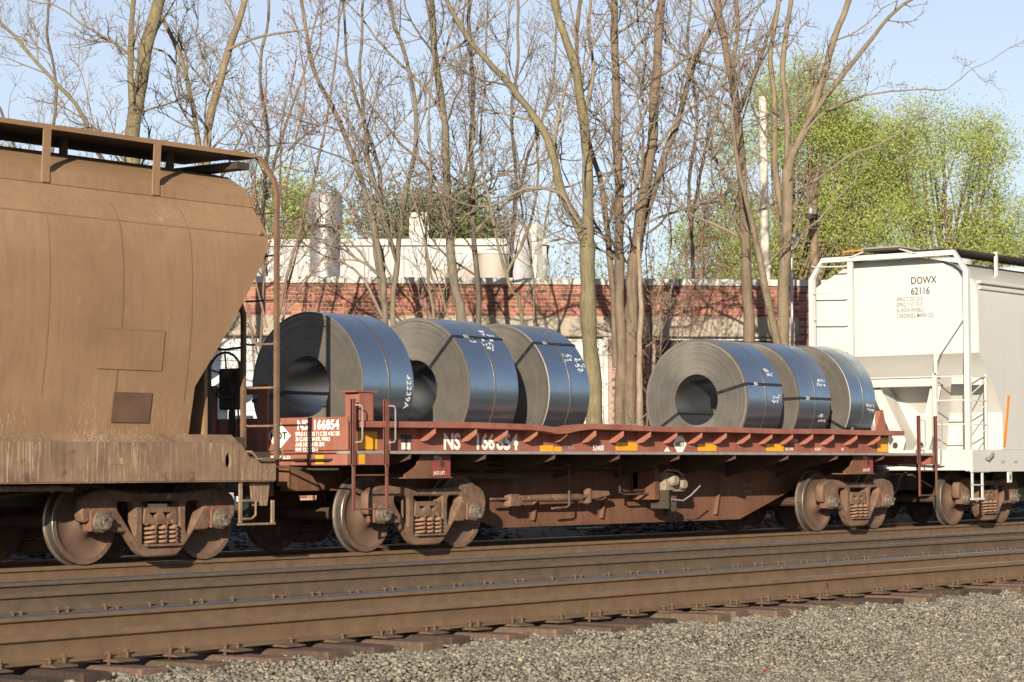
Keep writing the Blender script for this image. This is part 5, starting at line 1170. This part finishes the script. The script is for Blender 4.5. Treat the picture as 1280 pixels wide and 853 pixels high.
def build_tree(idx, name, label, mat, limbs):
    rg = np.random.default_rng(100+idx); base = limbs[0][0][0]
    bush = 'bush' in name; sap = 'sapling' in name; snag = 'snag' in name
    cat = 'bush' if bush else ('snag' if snag else 'tree')
    t = thing(name, label, cat, (base[0], base[1], gz(base[1])), 'bare trees and brush behind the train')
    off = np.array((base[0], base[1], gz(base[1])))
    tr = TB(); br = TB(); tips = []
    for li, (pts, r0, r1) in enumerate(limbs):
        P = smooth_path(pts, .22); n = len(P)
        wv = np.cumsum(rg.normal(size=(n,3))*.012, 0)*np.clip(np.arange(n)/6, 0, 1)[:,None]; wv -= np.linspace(0,1,n)[:,None]*wv[-1]
        P = P + wv
        kf = .5 if bush else .74
        R = np.linspace(r0, r1, n)*kf*(1+.06*np.sin(np.arange(n)*1.3+li)+rg.normal(size=n)*.03)
        if li == 0 or pts[0][2] < .6:
            hh = np.clip(1-(P[:,2]-P[0,2])/.7, 0, 1); R = R*(1+.45*hh**2)
        (tr if (li == 0 or r0 > .06) else br).tube(P - off, R, 12 if r0 > .1 else (8 if r0 > .06 else 6))
        if snag:
            for k in range(5):
                a = rg.uniform(0, 6.28); q = P[-1]-off+np.array((math.cos(a),math.sin(a),0))*r1*.5
                tr.tube([q-np.array((0,0,.2)), q+np.array((0,0,rg.uniform(.05,.3)))], [r1*.45, .006], 4)
            continue
        L = np.linalg.norm(np.diff(P, axis=0), axis=1).sum()
        ndens = 1.5 if bush else (1.3 if not sap else 1.8)
        for j in range(int(L*ndens)+2):
            tt = rg.uniform(.22 if (li == 0 or pts[0][2] < .6) else .08, 1.0); i = min(int(tt*(n-1)), n-2); q = P[i]-off
            if P[i,2] < 4.6 and rg.random() < (.6 if bush else .85): continue
            dd = unit(P[i+1]-P[i]); o = unit(np.cross(dd, rg.normal(size=3))); ang = rg.uniform(.55, 1.15)
            ln = min(2.6, (.5+L*.22)*rg.uniform(.5,1.15)*(1.15-.5*tt)); ln = min(ln, 1.5 if (bush or sap) else 2.6)
            grow(br, q, dd*math.cos(ang)+o*math.sin(ang), ln, min(R[i]*.42, .008+.009*ln), 1 if not (bush or sap) else 2, rg, tips, .10, .17)
        # leader continues at the tip
        if r1 < .11: grow(br, P[-1]-off, unit(P[-1]-P[-2]), 1.2 if not (bush or sap) else .7, r1*.9, 1, rg, tips, .1, .15)
    obj('trunk', tr.mesh('trunk', mat), t, tuple(off))
    if br.V: obj('branches', br.mesh('branches', 'twig_red' if bush else 'twig_tan'), t, tuple(off))
    if tips and not snag:
        T = np.array(tips); k = len(T); sz = rg.uniform(.008,.02,k) * (1.15 if bush else .8)
        v = np.array([(1,0,0),(-1,0,0),(0,1,0),(0,-1,0),(0,0,1.6),(0,0,-1.6)], float); f = np.array([(0,2,4),(2,1,4),(1,3,4),(3,0,4),(2,0,5),(1,2,5),(3,1,5),(0,3,5)])
        V = (v[None]*sz[:,None,None] + T[:,None,:]).reshape(-1,3); F = (f[None]+6*np.arange(k)[:,None,None]).reshape(-1,3)
        me = bpy.data.meshes.new('buds'); me.from_pydata(V.tolist(), [], F.tolist()); me.materials.append(MAT['bud' if bush else 'twig_tan']); o = tag(obj('buds', me, t, tuple(off)), kind='stuff')
    return t
for i, (nm, lb, mt, lm) in enumerate(TREES): build_tree(i, nm, lb, mt, lm)

def leafy_tree(idx, name, label, base, h, crown, nclump, leaves, mat, bark, leaf=.10, group='green trees in the distance', flat=.75):
    """crown: list of ellipsoids (dx,dy,dz,rx,ry,rz) ; limbs reach clump centres, leaves spread round the twigs"""
    rg = np.random.default_rng(500+idx); t = thing(name, label, 'tree', base, group); off = np.array(base, float)
    tr = TB(); tips = []; br = TB()
    trunk = smooth_path([(0,0,0),(.1,0,h*.25),(-.1,.1,h*.5),(.05,0,h*.7)], .5)
    tr.tube(trunk, np.linspace(h*.02, h*.008, len(trunk)), 10)
    C = []
    for k in range(nclump):
        e = crown[rg.integers(len(crown))]; d = unit(rg.normal(size=3)); rr = rg.uniform(.35,1.0)**.6
        C.append(np.array(e[:3])+d*np.array(e[3:])*rr)
    for c in C:
        s = trunk[min(len(trunk)-1, int(len(trunk)*min(.98, max(.25, (c[2]/h)*.72+rg.uniform(-.12,.02)))))]
        mid = (s+c)/2+rg.normal(size=3)*.3+np.array((0,0,-.2)); P = smooth_path([s, mid, c], .5)
        br.tube(P, np.linspace(h*.0055, .012, len(P)), 5)
        for q in range(5):
            d = unit(rg.normal(size=3)+np.array((0,0,.5))); e2 = c+d*rg.uniform(.4,1.0); br.tube([c, (c+e2)/2+rg.normal(size=3)*.06, e2], [.012,.009,.005], 3); tips.append(e2)
        tips.append(c)
    obj('trunk', tr.mesh('trunk', bark), t, base); obj('branches', br.mesh('branches', bark), t, base)
    T = np.array(tips); n = leaves; c = T[rg.integers(len(T), size=n)] + rg.normal(size=(n,3))*np.array((.36,.36,.28))
    a = rg.normal(size=(n,3)); a /= np.linalg.norm(a, axis=1)[:,None]; b = np.cross(a, rg.normal(size=(n,3))); b /= np.linalg.norm(b, axis=1)[:,None]
    s = (leaf*rg.uniform(.5,1.2,n))[:,None]
    V = np.stack([c-a*s, c-b*s*.5, c+a*s, c+b*s*.5], 1).reshape(-1,3); F = np.arange(n*4, dtype=np.int32)
    me = bpy.data.meshes.new('leaves'); me.vertices.add(n*4); me.vertices.foreach_set('co', V.reshape(-1)); me.loops.add(n*4); me.loops.foreach_set('vertex_index', F)
    me.polygons.add(n); me.polygons.foreach_set('loop_start', np.arange(0,n*4,4,dtype=np.int32)); me.polygons.foreach_set('loop_total', np.full(n,4,dtype=np.int32)); me.update(); me.validate()
    me.materials.append(MAT[mat]); obj('leaves', me, t, base); return t
FWD = Vector((.79,.61,0)); RGT = Vector((.6136,-.7896,0))
def dp(u, d, z): q = RGT*u + FWD*d; return (q.x, q.y, z)
def el(u, d, z, ru, rz): return (*dp(u,d,z), ru, ru, rz)
leafy_tree(1, 'spring_tree', 'broad yellow-green budding tree left of the gap above the white hopper', (53.2,29.2,.3), 16.0,
   [el(-.9,0,11.0,2.8,3.6), el(1.2,0,12.6,2.3,3.3), el(-2.4,0,8.4,2.4,3.2), el(2.6,.5,8.4,2.0,2.8), el(.6,0,14.8,2.0,1.7), el(2.4,0,11.5,1.6,2.4), el(3.6,0,12.4,1.7,2.6), el(3.9,0,9.2,1.8,2.8)], 210, 150000, 'leaf_spring', 'bark_brown', .055)
leafy_tree(2, 'spring_tree', 'rounded yellow-green budding tree above the white hopper roof', (52.6,21.9,.3), 14.6,
   [el(.6,0,12.2,1.9,2.3), el(1.4,0,10.2,1.9,2.4), el(-.9,0,12.6,1.2,1.5), el(-.6,0,7.8,2.4,1.9), el(2.1,0,8.2,1.7,1.9), el(-1.8,0,9.5,1.0,1.6)], 90, 50000, 'leaf_spring', 'bark_brown', .055)
leafy_tree(3, 'spring_tree', 'yellow-green tree cut off by the right edge above the hopper', (55.5,18.7,.3), 12.5,
   [el(.8,0,9.0,1.6,2.2), el(.2,0,6.8,1.4,2.0), el(1.6,0,10.4,1.2,1.2)], 60, 34000, 'leaf_spring', 'bark_brown', .055)
leafy_tree(4, 'spring_tree', 'hazy olive budding tree behind the tall pale pole', (48,30,.3), 11.5,
   [el(0,0,7.5,2.4,3.2), el(-2.2,0,5.8,2.0,2.4), el(1.8,0,5.6,2.0,2.2)], 70, 13000, 'leaf_olive', 'bark_red', .07)
leafy_tree(5, 'spring_tree', 'low olive brushy tree behind the reddish shrub tangle', (44.5,33.5,.3), 9.8,
   [el(0,0,6.2,2.2,2.4), el(-2.0,0,5.0,1.6,2.0)], 50, 8000, 'leaf_olive', 'bark_red', .07)
leafy_tree(6, 'spring_tree', 'green tree rising behind the metal silo', (30.6,35.0,.3), 11.2,
   [el(-.8,0,8.8,1.3,1.7), el(-1.6,0,7.2,1.2,1.5), el(.4,0,8.6,1.0,1.6), el(.9,0,7.6,1.0,1.2)], 46, 11000, 'leaf_spring', 'bark_grey', .08)
leafy_tree(7, 'pine_tree', 'olive green pine crown behind the white hall', (40.6,37.4,.3), 11.6,
   [el(-1.6,0,9.6,1.0,1.1), el(.2,0,9.4,1.2,1.4), el(1.5,0,9.8,1.0,1.0), el(2.3,0,8.8,.8,1.0)], 46, 16000, 'needle', 'bark_grey', .085)
leafy_tree(8, 'spring_tree', 'dull green brushy tree low behind the left end of the white hopper', (47.0,20.5,.3), 9.2,
   [el(-1.2,0,6.2,2.2,2.2), el(1.4,0,6.0,2.0,2.0)], 60, 9000, 'leaf_olive', 'bark_red', .07)
for k, (u, d, h, lb) in enumerate(((-3.2,3,13.5,'twiggy brown bare tree behind the broad yellow-green one'),(2.6,6,11.5,'twiggy bare tree in the gap between the green crowns'),(-7.5,2,11.0,'twiggy bare tree far behind the tall pale pole'))):
    b = Vector((54.3,27.9,.3)) + RGT*u + FWD*d
    leafy_tree(20+k, 'bare_tree', lb, (b.x,b.y,.3), h, [el(0,0,h*.68,2.2,h*.26), el(-.6,0,h*.5,2.4,h*.2)], 60, 2500, 'leaf_olive', 'bark_brown', .05)

# low brush in front of the building and shrub stems
def brush():
    tb = TB(); rg = np.random.default_rng(77); tips = []
    for k in range(12):
        u = rg.uniform(-.5,11.2); out = rg.uniform(.9,3.6); q = Vector((8.26,14.68,0))+BT*u+nrm*out
        b = np.array((q.x, q.y, gz(q.y))); d = unit(np.array((rg.normal()*.35, rg.normal()*.35, 1.0)))
        grow(tb, b, d, rg.uniform(1.0,3.2), rg.uniform(.006,.013), 3, rg, tips, .06, .16)
    return obj('brush', tb.mesh('brush', 'bark_pale'))
tag(brush(), 'tangle of pale bare brush stems along the brick wall', None, None, 'stuff')

# ---- small litter things near and beyond the track
def crumple(mb, c, sx, sy, sz, r):
    v, f = icosa(); mb.add([(c[0]+q[0]*sx*r.uniform(.7,1.1), c[1]+q[1]*sy*r.uniform(.7,1.1), c[2]+q[2]*sz*r.uniform(.7,1.1)) for q in v], [tuple(int(i) for i in t) for t in f])
rr_ = random.Random(5)
pmat('scrap_white', (.62,.64,.68), (.5,.52,.55), 6, rough=.6); pmat('scrap_red', (.55,.03,.02), (.45,.03,.02), 6, rough=.5); pmat('scrap_blue', (.14,.20,.27), (.1,.14,.2), 6, rough=.5)
mb = MB(); crumple(mb, (9.25,2.15,.13), .16, .12, .13, rr_); tag(part('litter_bag', mb, 'scrap_white', None), 'crumpled pale bag on the dark ballast behind the far wheels', 'litter')
mb = MB(); mb.prism([(2.0,2.0),(2.55,1.9),(2.58,1.94),(2.5,2.06),(2.02,2.05)], 'XY', .05, .075); tag(part('scrap_board', mb, 'scrap_white', None, False, .005), 'flat white scrap strip on the dark ballast under the flatcar', 'scrap')
mb = MB(); mb.tube([(6.2,1.95,.03),(5.9,2.3,.11),(5.5,2.6,.18)], [.05,.05,.04], 6); tag(part('scrap_pipe', mb, 'scrap_blue', None, True), 'bluish piece of pipe lying on the bank under the flatcar', 'scrap')
mb = MB(); mb.prism([(-12.70,-10.51),(-12.665,-10.52),(-12.655,-10.50),(-12.69,-10.485)], 'XY', gz(-10.5)+.03, gz(-10.5)+.038); tag(part('red_scrap', mb, 'scrap_red', None), 'small red scrap lying in the gravel', 'scrap')
mb = MB(); crumple(mb, (-10.35,-11.55,gz(-11.55)+.02), .06, .03, .02, rr_); tag(part('black_scrap', mb, 'rubber', None), 'small black rubber scrap lying in the gravel', 'scrap')
mb = MB(); mb.tube([(-9.3,-11.0,gz(-11)+.03),(-9.1,-11.12,gz(-11.1)+.035),(-8.95,-11.22,gz(-11.2)+.03)], [.008,.01,.006], 5); tag(part('stick', mb, 'bark_pale', None, True), 'pale broken stick lying on the gravel', 'stick')
